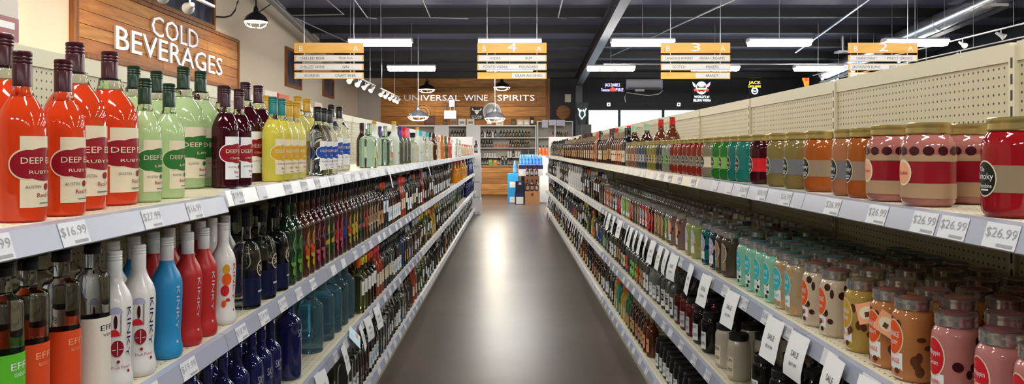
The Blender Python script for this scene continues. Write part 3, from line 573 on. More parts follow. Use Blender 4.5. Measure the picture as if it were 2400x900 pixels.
# left, second shelf
for key, px in [('eff_green', 5), ('eff_orange', 66), ('eff_orange', 144), ('eff_white', 217), ('kin_white', 268), ('kin_white', 325), ('kin_blue', 391), ('kin_red', 440), ('kin_red', 477), ('kin_peach', 523), ('v360', 577), ('v360', 615), ('v360', 646)]:
    p = PRODUCTS[key]; x = .825 + p['r']; place(-1, 1, key, Yof(px, -x), x, 0)
seq(-1, 1, 1.25, [('eff_green', 2), ('eff_orange', 2), ('eff_white', 1), ('kin_white', 2), ('kin_blue', 1), ('kin_red', 4), ('kin_peach', 2), ('v360', 3)], gap=.03, inset=.095)
seq(-1, 1, 2.96, [('rum_lime', 2), ('rum_mango', 2), ('rum_cherry', 2), ('rum_pine', 2), ('rum_rasp', 2), ('rum_berry', 1), ('rum_mango', 1), ('rum_citrus', 2), ('rum_melon', 2), ('rum_peach', 1), ('rum_vanilla', 4), ('brn_tall', 2), ('lab_blu', 2), ('clr_blue', 6), ('sv_red', 2), ('lab_blu', 1), ('clr_blue', 2), ('sv_clr', 2), ('lab_pnk', 1), ('clr_blue', 2), ('sv_red', 1), ('clr_tall', 2), ('lab_nvy', 2), ('clr_blue', 8)], end=Yof(1057, -.862), gap=.018, rows=lambda y: 2 if y < 5 else 1, thin=.0034)
for key, px in [('ornl', 1065), ('ornl', 1072), ('ornl', 1078), ('yell', 1084), ('yell', 1089), ('skyy_l', 1094), ('skyy_l', 1098), ('skyy_l', 1101), ('skyy_l', 1104)]: place(-1, 1, key, Yof(px, -.876), .876, 0)
# left, third shelf
for key, px, x, rw in [('skyy', p, .88, 0) for p in (445, 485, 522, 556, 590, 612, 634)] + [('skyy_l', 676, .90, 0)] + [('pale_l', p, .92, 0) for p in (727, 755, 774, 790, 806)] + [('skyy', p, .97, 1) for p in (400, 450, 495, 535, 567, 594)] + [('pale_l', 690, 1.06, 1), ('pale_l', 720, 1.06, 1)]: place(-1, 2, key, Yof(px, -x), x, rw)
seq(-1, 2, 4.37, [('lab_pnk', 1), ('lab_yel', 2), ('lab_pnk', 1), ('lab_blu', 1), ('sv_red', 2), ('sv_dk', 1), ('sv_clr', 4), ('clr_blue', 4), ('blu_tall', 1), ('blk_tall', 2), ('clr_sq', 2), ('clr_red', 1), ('clr_tall', 3), ('lab_yel', 2), ('grn', 1), ('lab_yel', 2), ('ylw', 2), ('lab_yel', 2), ('clr_tall', 8)], end=Yof(1086, -.862), gap=.02, rows=lambda y: 2 if y < 5 else 1, thin=.0034)
for px in (1091, 1095, 1098, 1101, 1104, 1107): place(-1, 2, 'skyy', Yof(px, -.866), .866, 0)
# left, bottom shelf
seq(-1, 3, 4.02, [('clr_tall', 3), ('clr_red', 4), ('clr_blue', 4), ('clr_sq', 4), ('clr_tall', 3), ('clr_blue', 2), ('clr_sq', 2), ('clr_red', 3), ('sv_red', 2), ('clr_tall', 2), ('lab_yel', 2), ('clr_blue', 3), ('blk_tall', 2), ('clr_tall', 2), ('brn_tall', 1), ('clr_red', 2), ('clr_tall', 12)], end=SHELF_END - .05, rows=lambda y: 2 if y < 5.4 else 1)
# right, top shelf
for key, px, x, rw in [('os_bigred', 2378, .903, 0), ('os_pink', 2175, .90, 0), ('os_pink', 2088, .90, 0), ('os_pink', 2272, 1.03, 1), ('os_orange', 2028, .895, 0), ('os_peach', 1990, .895, 0), ('os_orange', 1958, .895, 0), ('os_orange', 1921, .895, 0), ('os_gold', 1871, .895, 0), ('os_gold', 1829, .895, 0), ('os_berry', 1786, .895, 0), ('os_teal', 1752, .895, 0), ('os_teal', 1731, .895, 0), ('os_green', 1711, .895, 0), ('os_green', 1692, .895, 0), ('os_tan', 1667, .895, 0),
                       ('os_cherry', 2000, 1.0, 1), ('os_orange', 1880, 1.0, 1), ('os_red', 1815, 1.0, 1), ('os_bigred', 2405, 1.02, 1)]:
    place(1, 0, key, Yof(px, x), x, rw)
seq(1, 0, 3.52, [('os_cherry', 7), ('os_pale', 2), ('os_smoke', 2), ('os_yellow', 3), ('os_smoke', 1), ('os_blue', 3), ('os_rose', 4), ('os_tan', 1), ('wine_blk', 2), ('wh_red', 3), ('wh_cream', 2), ('brn_tall', 2), ('wh_tan', 2), ('wh_cream', 2), ('blk_tall', 1), ('mix_or', 1), ('wh_red', 2), ('wh_cream', 3), ('wh_tan', 10)], end=SHELF_END - .05, gap=.012, thin=.0032)
for px, k in ((1576, 'ambl'), (1549, 'ambl'), (1516, 'ambg'), (1487, 'ambg'), (1474, 'ambl'), (1454, 'ambg'), (1446, 'ambl')): place(1, 0, k, Yof(px, 1.13), 1.13, 1)
# right, second shelf: jars five deep
JN = [('pj_pink', 2352), ('pj_pink', 2240), ('pj_orange', 2142), ('pj_orange', 2085), ('pj_banana', 2022), ('pj_cookie', 1962), ('pj_cookie', 1918), ('pj_tan', 1877), ('pj_tan', 1848), ('pj_mint', 1824), ('pj_mint', 1800), ('pj_mint', 1777), ('pj_mint', 1756), ('pj_dark', 1718), ('pj_dark', 1702), ('pj_navy', 1687), ('pj_teal', 1668), ('pj_lime', 1642), ('pj_lime', 1628), ('pj_bark', 1604), ('pj_bark', 1586)]
for key, px in JN:
    yy = Yof(px, .918)
    for rw in range(5 if yy < 2.7 else 4 if yy < 3.5 else 2): place(1, 1, key, yy + rnd.uniform(-.004, .004), .918 + rw * .103, rw)
place(1, 1, 'pj_pink', 1.33, .918, 0)
J2 = [('pj_green', 1), ('pj_olive', 3), ('pj_cherry', 2), ('pj_amber', 1), ('pj_white', 2), ('pj_olive', 1), ('pj_dark', 2), ('pj_cherry', 1), ('pj_green', 3), ('pj_lime', 1), ('pj_cherry', 2), ('pj_navy', 2), ('pj_amber', 4)]
seq(1, 1, Yof(1586, .918) + .07, J2 + [('clr_sq', 2), ('lab_nvy', 2), ('lab_yel', 1), ('clr_sq', 2), ('lab_blu', 2), ('clr_blue', 2), ('mix_wh', 6), ('clr_tall', 4), ('mix_wh', 2), ('clr_sq', 2), ('blk_tall', 1), ('clr_tall', 4)], gap=.016, end=SHELF_END - .05, rows=lambda y: 1, inset=.02, thin=.0032)
# right, third shelf
for key, px in [('nj_black', 1905), ('nj_black', 1838), ('nj_black', 1792), ('nj_cream', 1731), ('nj_cream', 1702), ('nj_black', 1668), ('nj_black', 1647), ('nj_red', 1629), ('nj_red', 1615), ('nj_red', 1601), ('moon', 1588), ('moon', 1577), ('moon', 1566), ('moon', 1556)]:
    yy = Yof(px, .925)
    for rw in range(3 if key[:2] == 'nj' else 2): place(1, 2, key, yy + rnd.uniform(-.005, .005), .925 + rw * .106, rw)
seq(1, 2, 4.72, [('nj_grey', 2), ('fl_white', 2), ('fl_brown', 2), ('fl_orange', 1), ('fl_green', 3), ('fl_purple', 1), ('fl_orange', 1), ('wine_blk', 2), ('brn_tall', 2), ('fl_white', 3), ('clr_sq', 2), ('fl_green', 1), ('fl_blue', 2), ('lab_yel', 1), ('fl_orange', 1), ('ylw', 1), ('clr_red', 1), ('fl_green', 1), ('lab_yel', 2), ('clr_blue', 2), ('fl_orange', 2), ('fl_purple', 2), ('fl_white', 2), ('blk_tall', 1), ('clr_blue', 2), ('fl_blue', 1), ('wine_blk', 2), ('clr_tall', 3)], end=SHELF_END - .05, gap=.022, inset=.02, thin=.0034)
# right, bottom shelf
seq(1, 3, 3.72, [('nj_black', 10)], rows=3, inset=.03, gap=.014)
seq(1, 3, 4.95, [('wh_red', 2), ('wh_tan', 5), ('grn', 2), ('ylw', 2), ('grn', 1), ('tql', 1), ('ylw', 1), ('clr_tall', 3), ('clr_blue', 2), ('wh_cream', 2), ('wh_tan', 3), ('wine_blk', 2), ('wh_red', 3), ('clr_tall', 3), ('wh_cream', 2), ('brn_tall', 2), ('clr_blue', 2), ('wh_tan', 3), ('wine_blk', 2), ('clr_tall', 4)], end=SHELF_END - .05, gap=.03, inset=.02, thin=.0034)
# make the objects
ROWN = ['front', 'second', 'third', 'fourth', 'fifth']
by = {}
for e in PLACED: by.setdefault((e[0], e[1], PRODUCTS[e[2]]['desc'], e[5]), []).append(e)
for (s, l, desc, rw), es in by.items():
    es.sort(key=lambda e: e[3])
    for i, (s, l, key, y, x, rw) in enumerate(es):
        p = PRODUCTS[key]
        lab = (f"{ordinal(i)} " if len(es) > 1 else '') + desc + (' from near end' if len(es) > 1 else '') + f", {ROWN[rw]} row, {LVN[l]} {SN[s]} shelf"
        t = thing(p['name'], lab, p['cat'], (s * x, y, zlev(s, l, y) + .0008), (0 if s < 0 else math.pi) + rnd.uniform(-.10, .10), f"{p['name'].replace('_', ' ')}s on the {LVN[l]} {SN[s]} shelf")
        for pn, me in p['parts']:
            o = link(pn, me, t)
            if pn == 'dot_pattern': o['kind'] = 'stuff'       # specks printed round the jar

# distant stock, too far to be told apart: one mesh for each shelf
LOW = {'wine': [(0, .95), (.03, 1), (.55, 1), (.65, .85), (.74, .48), (.82, .38), (1, .37)], 'jar': [(0, .85), (.06, 1), (.76, 1), (.86, .78), (1, .8)]}
def far(s, l, y0, y1, pal, rows=1, row0=0, name='back_row_bottles', desc='bottles', capbase=True):
    b = MB(); y = y0; i = 0
    while y < y1:
        t = min(.999, (y - y0) / (y1 - y0)); grp = pal[int(t * len(pal))]
        key = grp[(i // 3) % len(grp)]; p = PRODUCTS[key]; r, h = p['r'], p['h']; i += 1
        lo = LOW['jar' if p['lid'] else 'wine']; body, cap, lb = p['cols']; y += r
        h *= rnd.uniform(.9, 1.04) if not p['lid'] else 1
        for rw in range(row0, row0 + rows):
            x = s * (LIP[s] + r + rw * (2 * r + .012)); c = (x, y + rnd.uniform(-.004, .004), zlev(s, l, y) + .0008); n = 10
            ok = True
            for (ox, oy, orr) in TAKEN.get((s, l), []):
                if (ox - abs(x)) ** 2 + (oy - y) ** 2 < (orr + r + .008) ** 2: ok = False; break
            if not ok: continue
            zc = .86 if p['lid'] else .82
            b.lathe([(z * h, q * r) for z, q in lo if z <= zc], body, n, c, cap1=False)
            b.lathe([(zc * h, (.80 if p['lid'] else .40) * r), (h, (.80 if p['lid'] else .40) * r)], cap or body, 8, c, cap0=False)
            if lb and rnd.random() < .62:
                P_ = []; lz0 = rnd.choice((.10, .14, .2)); lz1 = lz0 + rnd.choice((.14, .22, .28))
                for j in range(4):
                    a = (-.8 + 1.6 * j / 3) + (0 if s < 0 else math.pi)
                    for z in (lz0, lz1): P_.append((c[0] + (r + .0006) * math.cos(a), c[1] + (r + .0006) * math.sin(a), c[2] + z * h))
                b.add(P_, [(2 * j, 2 * j + 2, 2 * j + 3, 2 * j + 1) for j in range(3)], lb)
        y += r + .014
    o = b.build(name); o['kind'] = 'stuff'
    return tag(o, f"tightly packed {desc} behind the front row of the {LVN[l]} {SN[s]} shelf", 'jar' if 'jar' in desc else 'bottle')
E_ = SHELF_END - .1
far(-1, 1, 4.9, E_, [('brn_tall', 'blk_tall'), ('clr_blue', 'brn_tall'), ('clr_tall', 'blk_tall'), ('clr_tall', 'skyy')], row0=1)
far(-1, 2, 4.9, E_, [('clr_tall', 'sv_dk'), ('clr_tall', 'blk_tall'), ('clr_tall', 'grn'), ('clr_tall', 'skyy')], row0=1)
far(-1, 3, 5.3, E_, [('clr_tall', 'clr_red'), ('clr_tall', 'blk_tall'), ('clr_blue', 'clr_tall')], row0=1)
far(1, 0, 7.7, E_, [('wh_cream', 'wh_tan', 'brn_tall'), ('wh_tan', 'blk_tall')], row0=1)
far(1, 2, 4.7, E_, [('fl_white', 'wine_blk'), ('clr_tall', 'wine_blk'), ('clr_tall', 'blk_tall')], row0=1)
far(1, 3, 5.0, E_, [('wh_tan', 'clr_tall'), ('wine_blk', 'wh_tan'), ('wine_blk', 'clr_tall')], row0=1)
far(1, 1, 3.1, 9.3, [('pj_cookie',), ('pj_dark',), ('pj_olive', 'pj_green'), ('pj_olive', 'pj_cherry'), ('pj_amber', 'pj_cherry')], rows=4, row0=1, name='back_row_jars', desc='back-row jars')
far(1, 1, 9.4, E_, [('clr_tall', 'lab_nvy'), ('clr_tall', 'blk_tall')], row0=1)
# ---------------------------------------------------------------- sale slips hanging from the rails
def slip_mesh(txt, wd=.125, ln=.122, seed=0):
    rr = random.Random(seed); b = MB(); prof = [(.0, .004), (.006, -.015), (.014, -.04), (.022, -.07), (.027, -.098), (.026 + .008 * rr.random(), -ln)]
    th = .0006
    def sweep(off, m):
        pts = [(x + off, q * wd / 2, z) for x, z in prof for q in (-1, 1)]
        return pts, [(2 * j, 2 * j + 2, 2 * j + 3, 2 * j + 1) for j in range(len(prof) - 1)]
    p, f = sweep(0, m_paper); b.add(p, f, m_paper)
    p, f = sweep(-th, m_paper); b.add(p, [q[::-1] for q in f], m_paper)
    def on(u, v):
        for (x0, z0), (x1, z1) in zip(prof, prof[1:]):
            if z1 <= v <= z0: return (x0 + (x1 - x0) * (v - z0) / (z1 - z0) + .0012, u, v)
        return (prof[-1][0], u, v)
    if txt:
        b.text('SALE', m_ink, .016, lambda u, v: on(u, v - .052), wd * .40); b.text('$19.99', m_ink, .012, lambda u, v: on(u, v - .082), wd * .40)
    return b.mesh('sale_slip')
SL = [slip_mesh(True, seed=i) for i in range(3)]; SB = [slip_mesh(False, .06, .125, seed=i) for i in range(3)]
SLIPS = []
def slip(s, l, y, big=True): SLIPS.append((s, l, y, big))
for px in (2040, 1951, 1868, 1812, 1713, 1652, 1617, 1577, 1560, 1546, 1528, 1513, 1501, 1489, 1478, 1470, 1452, 1438, 1427, 1420): slip(1, 1, Yof(px, .815))
for i in range(7): slip(1, 1, 9.9 + i * .9 + rnd.uniform(-.1, .1), False)
slip(1, 2, Yof(1365, .815), False)
for i in range(26): slip(1, 2, 9.0 + i * .30 + rnd.uniform(-.05, .05), False)
for px in (755, 808, 848, 864, 885): slip(-1, 2, Yof(px, -.785))
for px in (913, 1004, 1012, 1062, 1080, 1088): slip(-1, 0, Yof(px, -.785), False)
for y in (16.0, 17.2, 17.6): slip(-1, 1, y, False); slip(-1, 2, y + .2, False); slip(-1, 3, y + .25, False); slip(1, 3, y + .1, False)
cnt = {}
for s, l, y, big in sorted(SLIPS, key=lambda e: e[2]):
    k = (s, l, big); i = cnt.get(k, 0); cnt[k] = i + 1
    p = rail_pt(s, y, zlev(s, l, y), .02)
    tag(link('sale_slip', rnd.choice(SL if big else SB), None, (p[0] - s * .012, p[1], p[2]), (0, 0, (0 if s < 0 else math.pi) + rnd.uniform(-.12, .12))),
        f"{ordinal(i)} {'white sale slip' if big else 'narrow white slip'} from near end hanging on {LVN[l]} {SN[s]} shelf rail", 'sale slip', f"paper slips on the {LVN[l]} {SN[s]} shelf")
b = MB(); b.box((0, 0, 0), (.0012, .13, .085), mat('blue_card', srgb('b9dcec'), .5)); b.text('SUMMER', P['sky'], .008, lambda u, v: (.0012, u - .02, v + .025)); b.box((.0004, .03, -.015), (.0012, .05, .02), P['peach'])
p = rail_pt(-1, Yof(832, -.785), LV[2], .02)
tag(b.build('promotion_card', None, (p[0] + .022, p[1], p[2] - .015), (R(18), R(-38), 0)), 'pale blue promotion card sticking out from third left shelf rail', 'card')

# neck cards hung on two jars of the second right shelf
for i, (q, a) in enumerate(((Vector((.888, 1.826, 1.090)), 24), (Vector((.878, 1.905, 1.10)), -20))):
    b = MB(); b.box((0, 0, 0), (.0012, .052, .05), P['peach']); b.add([(-.0012, -.016 + .008 * 0, 0)] + [(-.0009, .02 * math.cos(t * .5236), .016 * math.sin(t * .5236)) for t in range(12)], [(0, 1 + t, 1 + (t + 1) % 12) for t in range(12)], P['cream']); b.box((-.0012, 0, -.004), (.001, .012, .012), P['brown'])
    tag(b.build('neck_card', None, (q.x, q.y, q.z), (R(a), R(8), R(35))), ['peach coloured neck card with oval picture on orange jar', 'peach coloured neck card tilted beside banana jar'][i], 'card')

# ---------------------------------------------------------------- hanging aisle signs
def aisle_sign(pc, num, rows, label, wpx=162, dx=0):
    Yc = 12.7; c = at(pc, 0, Yc).x; W_ = wpx * Yc / F; k = Yc / F
    t = thing('aisle_sign', label, 'sign', (c, Yc, 2.668), 0, 'hanging aisle signs')
    zs = [(2.668, .108), (2.668 + .142, .108), (2.668 + .284, .108), (2.668 + .426, .165)]
    zs = [(z - 2.668, h) for z, h in zs]
    for j, (z, h) in enumerate(zs):
        bd = MB().span((-W_ / 2, -.012, z), (W_ / 2, .012, z + h), m_signwood).build('board', t)
        if j == 3:
            f = lambda o: Vector(o)
            b = MB(); ux, uz = Vector((1, 0, 0)), Vector((0, 0, 1))
            letters('B', m_white, .085, .012, bd, Vector((-W_ * .40, -.012, z + .07)), ux, uz); letters('A', m_white, .085, .012, bd, Vector((W_ * .39, -.012, z + .07)), ux, uz)
            if num: letters(num, m_white, .135, .014, bd, Vector((0, -.012, z + .092)), ux, uz, .15)
        else:
            a, c2 = rows[2 - j]
            for q, tx in ((-1, a), (1, c2)):
                if not tx: continue
                lo, hi = (-W_ / 2 + .02, 0) if q < 0 else (0, W_ / 2 - .02)
                b = MB().span((lo, -.0145, z + .012), (hi, -.0122, z + h - .012), m_tagp2)
                b.text(tx, m_ink, .045, lambda u, v: ((lo + hi) / 2 + u, -.0152, z + h / 2 + v), min(.46, .034 * len(tx)))
                b.build('name_strip', bd)
    for q in (-.36, .36):
        MB().tube([(q * W_, 0, .59), (q * W_, 0, roof(Yc) - 2.668 - .004)], .005, m_chrome, 6).build('hanging_rod', t)
        MB().tube([(q * W_, .013, .0), (q * W_, .013, .59)], .003, m_chrome, 5).build('link_wire', t)
m_tagp2 = mat('sign_strip', (.66, .68, .72), .45)
aisle_sign(771, '', [('CHILLED BEER', 'TEQUILA'), ('CHILLED WINE', 'GIN'), ('BOURBON', 'CRAFT BEER')], 'wooden aisle sign listing chilled beer and tequila')
aisle_sign(1200, '4', [('VODKA', 'RUM'), ('POTATO VODKA', 'MOONSHINE'), ('', 'GRAIN ALCOHOL')], 'wooden aisle sign numbered 4 above the aisle centre')
aisle_sign(1630, '3', [('CANADIAN WHISKEY', 'IRISH CREAMS'), ('SCOTCH', 'MIXERS'), ('', 'BRANDY')], 'wooden aisle sign numbered 3 listing scotch and mixers')
aisle_sign(2069, '2', [('CHARDONNAY', 'PINOT GRIGIO'), ('SAUVIGNON BLANC', 'RED BLENDS'), ('CHAMPAGNE', 'RED WINE')], 'wooden aisle sign numbered 2 listing white wines')

# ---------------------------------------------------------------- fluorescent fixtures
fz = 3.67
hood = MB().prism([(-.13, .0), (-.09, .04), (.09, .04), (.13, .0), (.118, .0), (.084, .034), (-.084, .034), (-.118, .0)], 'X', -.62, .62, m_white)
for q in (-1, 1): hood.prism([(-.13, -.04), (-.13, .0), (-.09, .04), (.09, .04), (.13, .0), (.13, -.04)], 'X', q * .62 - .004, q * .62 + .004, m_white)
hood = hood.mesh('hood', 20)
lens = MB().prism([(-.118, -.003), (-.114, -.07), (-.08, -.11), (.08, -.11), (.114, -.07), (.118, -.003)], 'X', -.60, .60, m_lens).mesh('lens', 20)
FX = [-2.55, 0.0, 2.62, 5.32, 8.0, 10.8]; FY = [-3.9, .9, 5.7, 10.5, 15.3, 20.1]
CN = ['by the cold wall', 'over the centre aisle', 'over aisle three', 'between aisles three and two', 'over aisle two', 'by the far dark wall']
for i, x in enumerate(FX):
    for j, y in enumerate(FY):
        t = thing('fluorescent_light', f"glowing fluorescent ceiling light {CN[i]}, {ordinal(j)} from behind the camera", 'ceiling light', (x, y, fz), 0, 'fluorescent ceiling lights')
        link('hood', hood, t); link('lens', lens, t)
        MB().tube([(0, 0, .035), (0, 0, roof(y) - fz - .004)], .006, m_chrome, 6).build('hanging_rod', t)

# ---------------------------------------------------------------- wall sign and pictures on the cream wall
sx = XL; ya, yb = 9.62, 15.27; zb_, zt_ = 2.74, 3.62
t = thing('wood_wall_sign', 'large planked wood sign reading COLD BEVERAGES on cream wall', 'sign', (sx, (ya + yb) / 2, zb_))
yc = (ya + yb) / 2; npl = 5; ph = (zt_ - zb_) / npl
for i in range(npl):
    cut = rnd.uniform(ya + 1.4, yb - 1.4)
    for a, c in ((ya, cut), (cut, yb)):
        MB().span((.001, a - yc + .004, i * ph + .004), (.03 + .006 * rnd.random(), c - yc - .004, (i + 1) * ph - .004), m_plank[rnd.randrange(4)]).build('plank', t)
for lo, hi in (((0, ya - yc - .13, -.06), (.055, ya - yc - .001, 1.9)), ((0, yb - yc + .001, -.06), (.055, yb - yc + .07, zt_ - zb_ + .05)), ((0, ya - yc, -.06), (.05, yb - yc, -.001)), ((0, ya - yc, zt_ - zb_ + .001), (.05, yb - yc, zt_ - zb_ + .06))):
    MB().span(lo, hi, m_frame).build('frame_board', t)
ux, uz = Vector((0, 1, 0)), Vector((0, 0, 1))
def wp(px, py, x=None):
    x = (XL + .04) if x is None else x; Y = Yof(px, x); return at(px, py, Y)
# BEVERAGES spans px 268..518, COLD spans 352..462
y1_, y2_ = wp(268, 0).y, wp(518, 0).y
zB = wp(285, 98).z
letters('BEVERAGES', m_letter, .325, .03, t, Vector((.037, (y1_ + y2_) / 2 - yc, .295)), ux, uz, y2_ - y1_)
y3_, y4_ = wp(352, 0).y, wp(462, 0).y
letters('COLD', m_letter, .31, .03, t, Vector((.037, (y3_ + y4_) / 2 - yc, .635)), ux, uz, y4_ - y3_)
def picture(y0, y1, z0, z1, label, fr=.07):
    g = thing('framed_picture', label, 'picture', (XL, (y0 + y1) / 2, z0)); c = (y0 + y1) / 2
    MB().span((.001, y0 - c + fr, fr), (.025, y1 - c - fr, z1 - z0 - fr), m_poster).build('photo_print', g)
    for lo, hi in (((0, y0 - c, 0), (.05, y0 - c + fr, z1 - z0)), ((0, y1 - c - fr, 0), (.05, y1 - c, z1 - z0)), ((0, y0 - c + fr, 0), (.05, y1 - c - fr, fr)), ((0, y0 - c + fr, z1 - z0 - fr), (.05, y1 - c - fr, z1 - z0))):
        MB().span(lo, hi, m_frame).build('frame_board', g)
picture(9.9, 14.1, 3.69, 5.2, 'large dark framed photograph above the wood wall sign')
a, c = wp(667, 108, XL), wp(704, 0, XL); picture(a.y, c.y, wp(667, 201, XL).z, a.z, 'tall wood framed dark photograph right of gooseneck lamp')
a, c = wp(755, 178, XL), wp(780, 0, XL); picture(a.y, c.y, wp(755, 225, XL).z, a.z, 'smaller wood framed dark picture near the back corner')

# coolers along the cream wall
for k in range(7):
    y0 = 7.6 + k * 2.4; g = thing('drink_cooler', f"white glass-door drink cooler against cream wall, {ordinal(k)} from near end", 'cooler', (XL + .02, y0 + 1.2, 0), 0, 'drink coolers along the cream wall')
    MB().span((0, -1.19, 0), (.85, 1.19, 2.40), m_white).build('cabinet', g)
    MB().span((.852, -1.19, 2.12), (.93, 1.19, 2.45), mat('cooler_canopy', (.50, .47, .44), .5)).build('canopy', g)
    for q in range(3):
        d = MB().span((.852, -1.16 + q * .78, .2), (.885, -1.16 + q * .78 + .74, 2.1), m_purlin).build('glass_door', g)
        MB().span((.886, -1.12 + q * .78, .26), (.892, -1.12 + q * .78 + .66, 2.04), mat('cooler_glass', (.05, .06, .07), .05)).build('pane', d)
        MB().tube([(.92, -1.16 + q * .78 + .70, .9), (.92, -1.16 + q * .78 + .70, 1.4)], .012, m_chrome).build('handle', d)
for px, wpx, c, lab in ((660, 46, srgb('c8301f'), 'red carton lying on top of the drink coolers'), (630, 30, srgb('dcd6c8'), 'white carton beside red carton on the drink coolers'), (742, 26, srgb('ddd0c0'), 'small pale carton with red marks on drink coolers')):
    Y = Yof(px, -4.75); hw = .0 + wpx * Y / F / 2 
    b = MB().box((0, 0, .13), (.5, .75, .26), mat('carton_' + lab[:5] + str(px), c, .5)); b.box((.1, 0, .262), (.3, .75, .004), m_paper)
    tag(b.build('carton', None, (-4.95, Y, 2.401)), lab, 'carton')
# red-and-white promotional box on the near left gondola top
b = MB().box((0, 0, .1), (.10, .20, .20), mat('pink_white_card', srgb('d9cfc6'), .5)); b.box((.0515, .0, .1), (.001, .02, .2), P['dkred']); b.box((.0515, 0, .05), (.001, .2, .07), P['dkred']); b.box((.052, .04, .06), (.001, .08, .02), P['white']); b.box((.052, .05, .03), (.001, .05, .012), P['white'])
tag(b.build('gift_box', None, (-1.535, 2.24, 1.81), (0, 0, 0)), 'white and red gift box on the near left gondola top', 'box')
MB_top = MB().span((-1.60, SEC0, 1.785), (-1.475, SEC0 + 1.5, 1.809), m_almond); tag(MB_top.build('top_ledge'), 'narrow almond ledge behind the near left gondola panel', 'shelf')

# ---------------------------------------------------------------- gooseneck, pendants, tracks
m_shade = mat('dark_enamel_shade', (.02, .02, .022), .3); m_in = mat('lamp_opal', (1., .85, .62), .4, emit=30); m_pend = mat('pendant_opal', (1., .90, .75), .4, emit=240)
def cage(b, r, z, m):
    for i in range(8):
        a = i * math.pi / 4; b.tube([(r * math.cos(a) * q, r * math.sin(a) * q, z - d) for q, d in ((1, 0), (.85, .06), (.5, .1), (0.01, .11))], .004, m, 4)
    return b
def dome_lamp(name, label, loc, r, m, up, glow=m_in, wall_to=None):
    t = thing(name, label, 'lamp', loc)
    MB().lathe([(0, r), (.02, r * .97), (.10, r * .80), (.16, r * .45), (.19, r * .22), (.26, r * .18), (.30, r * .10)], m, 24, cap0=False).build('shade', t)
    MB().lathe([(.012, r * .92), (.04, r * .9), (.041, 0.002)], glow, 20).build('diffuser', t)
    cage(MB(), r * .95, 0, m_chrome).build('wire_guard', t)
    if wall_to is None: MB().tube([(0, 0, .29), (0, 0, up)], .012, m_chrome if m is not m_shade else m, 8).build('stem', t)
    else: MB().tube([Vector(p) for p in wall_to], .016, m_shade, 8).build('gooseneck_arm', t)
    return t
q = at(600, 52, 14.2); wx = XL - q.x
dome_lamp('gooseneck_lamp', 'dark gooseneck barn lamp with wire guard on cream wall', q, .225, m_shade, 0, m_in, [(0, 0, .28), (0, 0, .40), (-.06, 0, .52), (-.17, 0, .56), (-.28, 0, .50), (-.34, 0, .36), (-.38, 0, .22), (-.46, 0, .12), (-.58, 0, .09), (wx + .03, 0, .10), (wx, 0, .10)])
for (px, py, Y, lab) in ((980, 274, 21.6, 'polished metal pendant lamp hanging before round wooden clock'), (1160, 277, 21.6, 'polished metal pendant lamp hanging before round silver plaque')):
    q = at(px, py, Y); dome_lamp('pendant_lamp', lab, q, .30, mat('polished_shade', (.55, .56, .6), .22, .8), roof(Y) - q.z - .02, m_pend)
for (px, py, Y, lab) in ((1000, 210, 26.5, 'small dark barn lamp above the wall lettering, left one'), (1176, 205, 26.5, 'small dark barn lamp above the wall lettering, right one')):
    q = at(px, py, Y); dome_lamp('barn_lamp', lab, q, .30, m_shade, 0, m_in, [(0, 0, .28), (0, 0, .34), (0, .15, .38), (0, .5, .36), (0, YB - .04 - Y, .34)])
def track(x, z, y0, y1, heads, label, tilt=125):
    t = thing('track_light', label, 'track light', (x, y0, z))
    MB().span((-.018, 0, -.012), (.018, y1 - y0, .012), m_white).build('track_rail', t)
    yy = .15
    while yy < y1 - y0: MB().tube([(0, yy, .012), (0, yy, roof(y0 + yy) - z - .004)], .004, m_chrome, 5).build('hanging_rod', t); yy += 2.2
    for y, yaw, lit in heads:
        M = Matrix.Rotation(yaw, 3, 'Z') @ Matrix.Rotation(R(tilt), 3, 'Y')
        b = MB(); b.lathe([(-.10, .022), (-.05, .03), (.0, .035), (.05, .058), (.075, .062), (.075, .05), (.05, .04)], m_white, 14)
        b.v = [tuple(M @ Vector(p) + Vector((0, y - y0, -.115))) for p in b.v]; b.tube([(0, y - y0, -.012), (0, y - y0, -.10)], .01, m_white, 6)
        h = b.build('lamp_head', t)
        b = MB(); b.lathe([(.048, .044), (.066, .044), (.074, .02)], m_warm if lit else m_chrome, 12); b.v = [tuple(M @ Vector(p) + Vector((0, y - y0, -.115))) for p in b.v]; b.build('bulb', h)
        if lit and x < 0:
            ld = bpy.data.lights.new('spot', 'SPOT'); ld.energy = 130 if y0 < 8 else 60; ld.color = (1., .80, .55); ld.spot_size = R(62); ld.spot_blend = .8; ld.shadow_soft_size = .05
            sp_ = link('track_spot', ld, t, M @ Vector((0, 0, .10)) + Vector((0, y - y0, -.115))); sp_.rotation_euler = (M @ Matrix.Rotation(math.pi, 3, 'X')).to_euler()
track(-3.2, 3.05, 5.2, 8.36, [(5.6, 2.5, 1), (6.3, 2.5, 1), (7.2, 2.35, 1), (7.75, 2.2, 1)], 'white track light in front of the wood wall sign', 95)
track(-3.2, 3.03, 15.4, 18.4, [(15.6, -2.2, 1), (16.4, -2., 1), (17.2, -2.5, 1), (18.0, -2.1, 1)], 'white track light with warm bulbs beside the first aisle sign')
track(-3.2, 3.03, 19.2, 22.4, [(19.4, -2.1, 1), (20.1, -2.2, 1), (20.9, -2.5, 1), (21.6, -1.9, 1), (22.2, -2.2, 1)], 'white track light with warm bulbs near the back counter')
track(9.0, 3.72, 11.5, 23.0, [(13.0, .2, 0), (15.4, -1.2, 1), (14.2, -.6, 0), (18.0, -1., 1), (20.4, .2, 0), (22.4, -1.2, 1)], 'long white track light beyond the right gondola')
track(9.6, 3.62, 11.5, 24.0, [(12.5, 0, 0), (16.5, 0, 1), (19.5, 0, 0)], 'second long white track light beyond the right gondola')

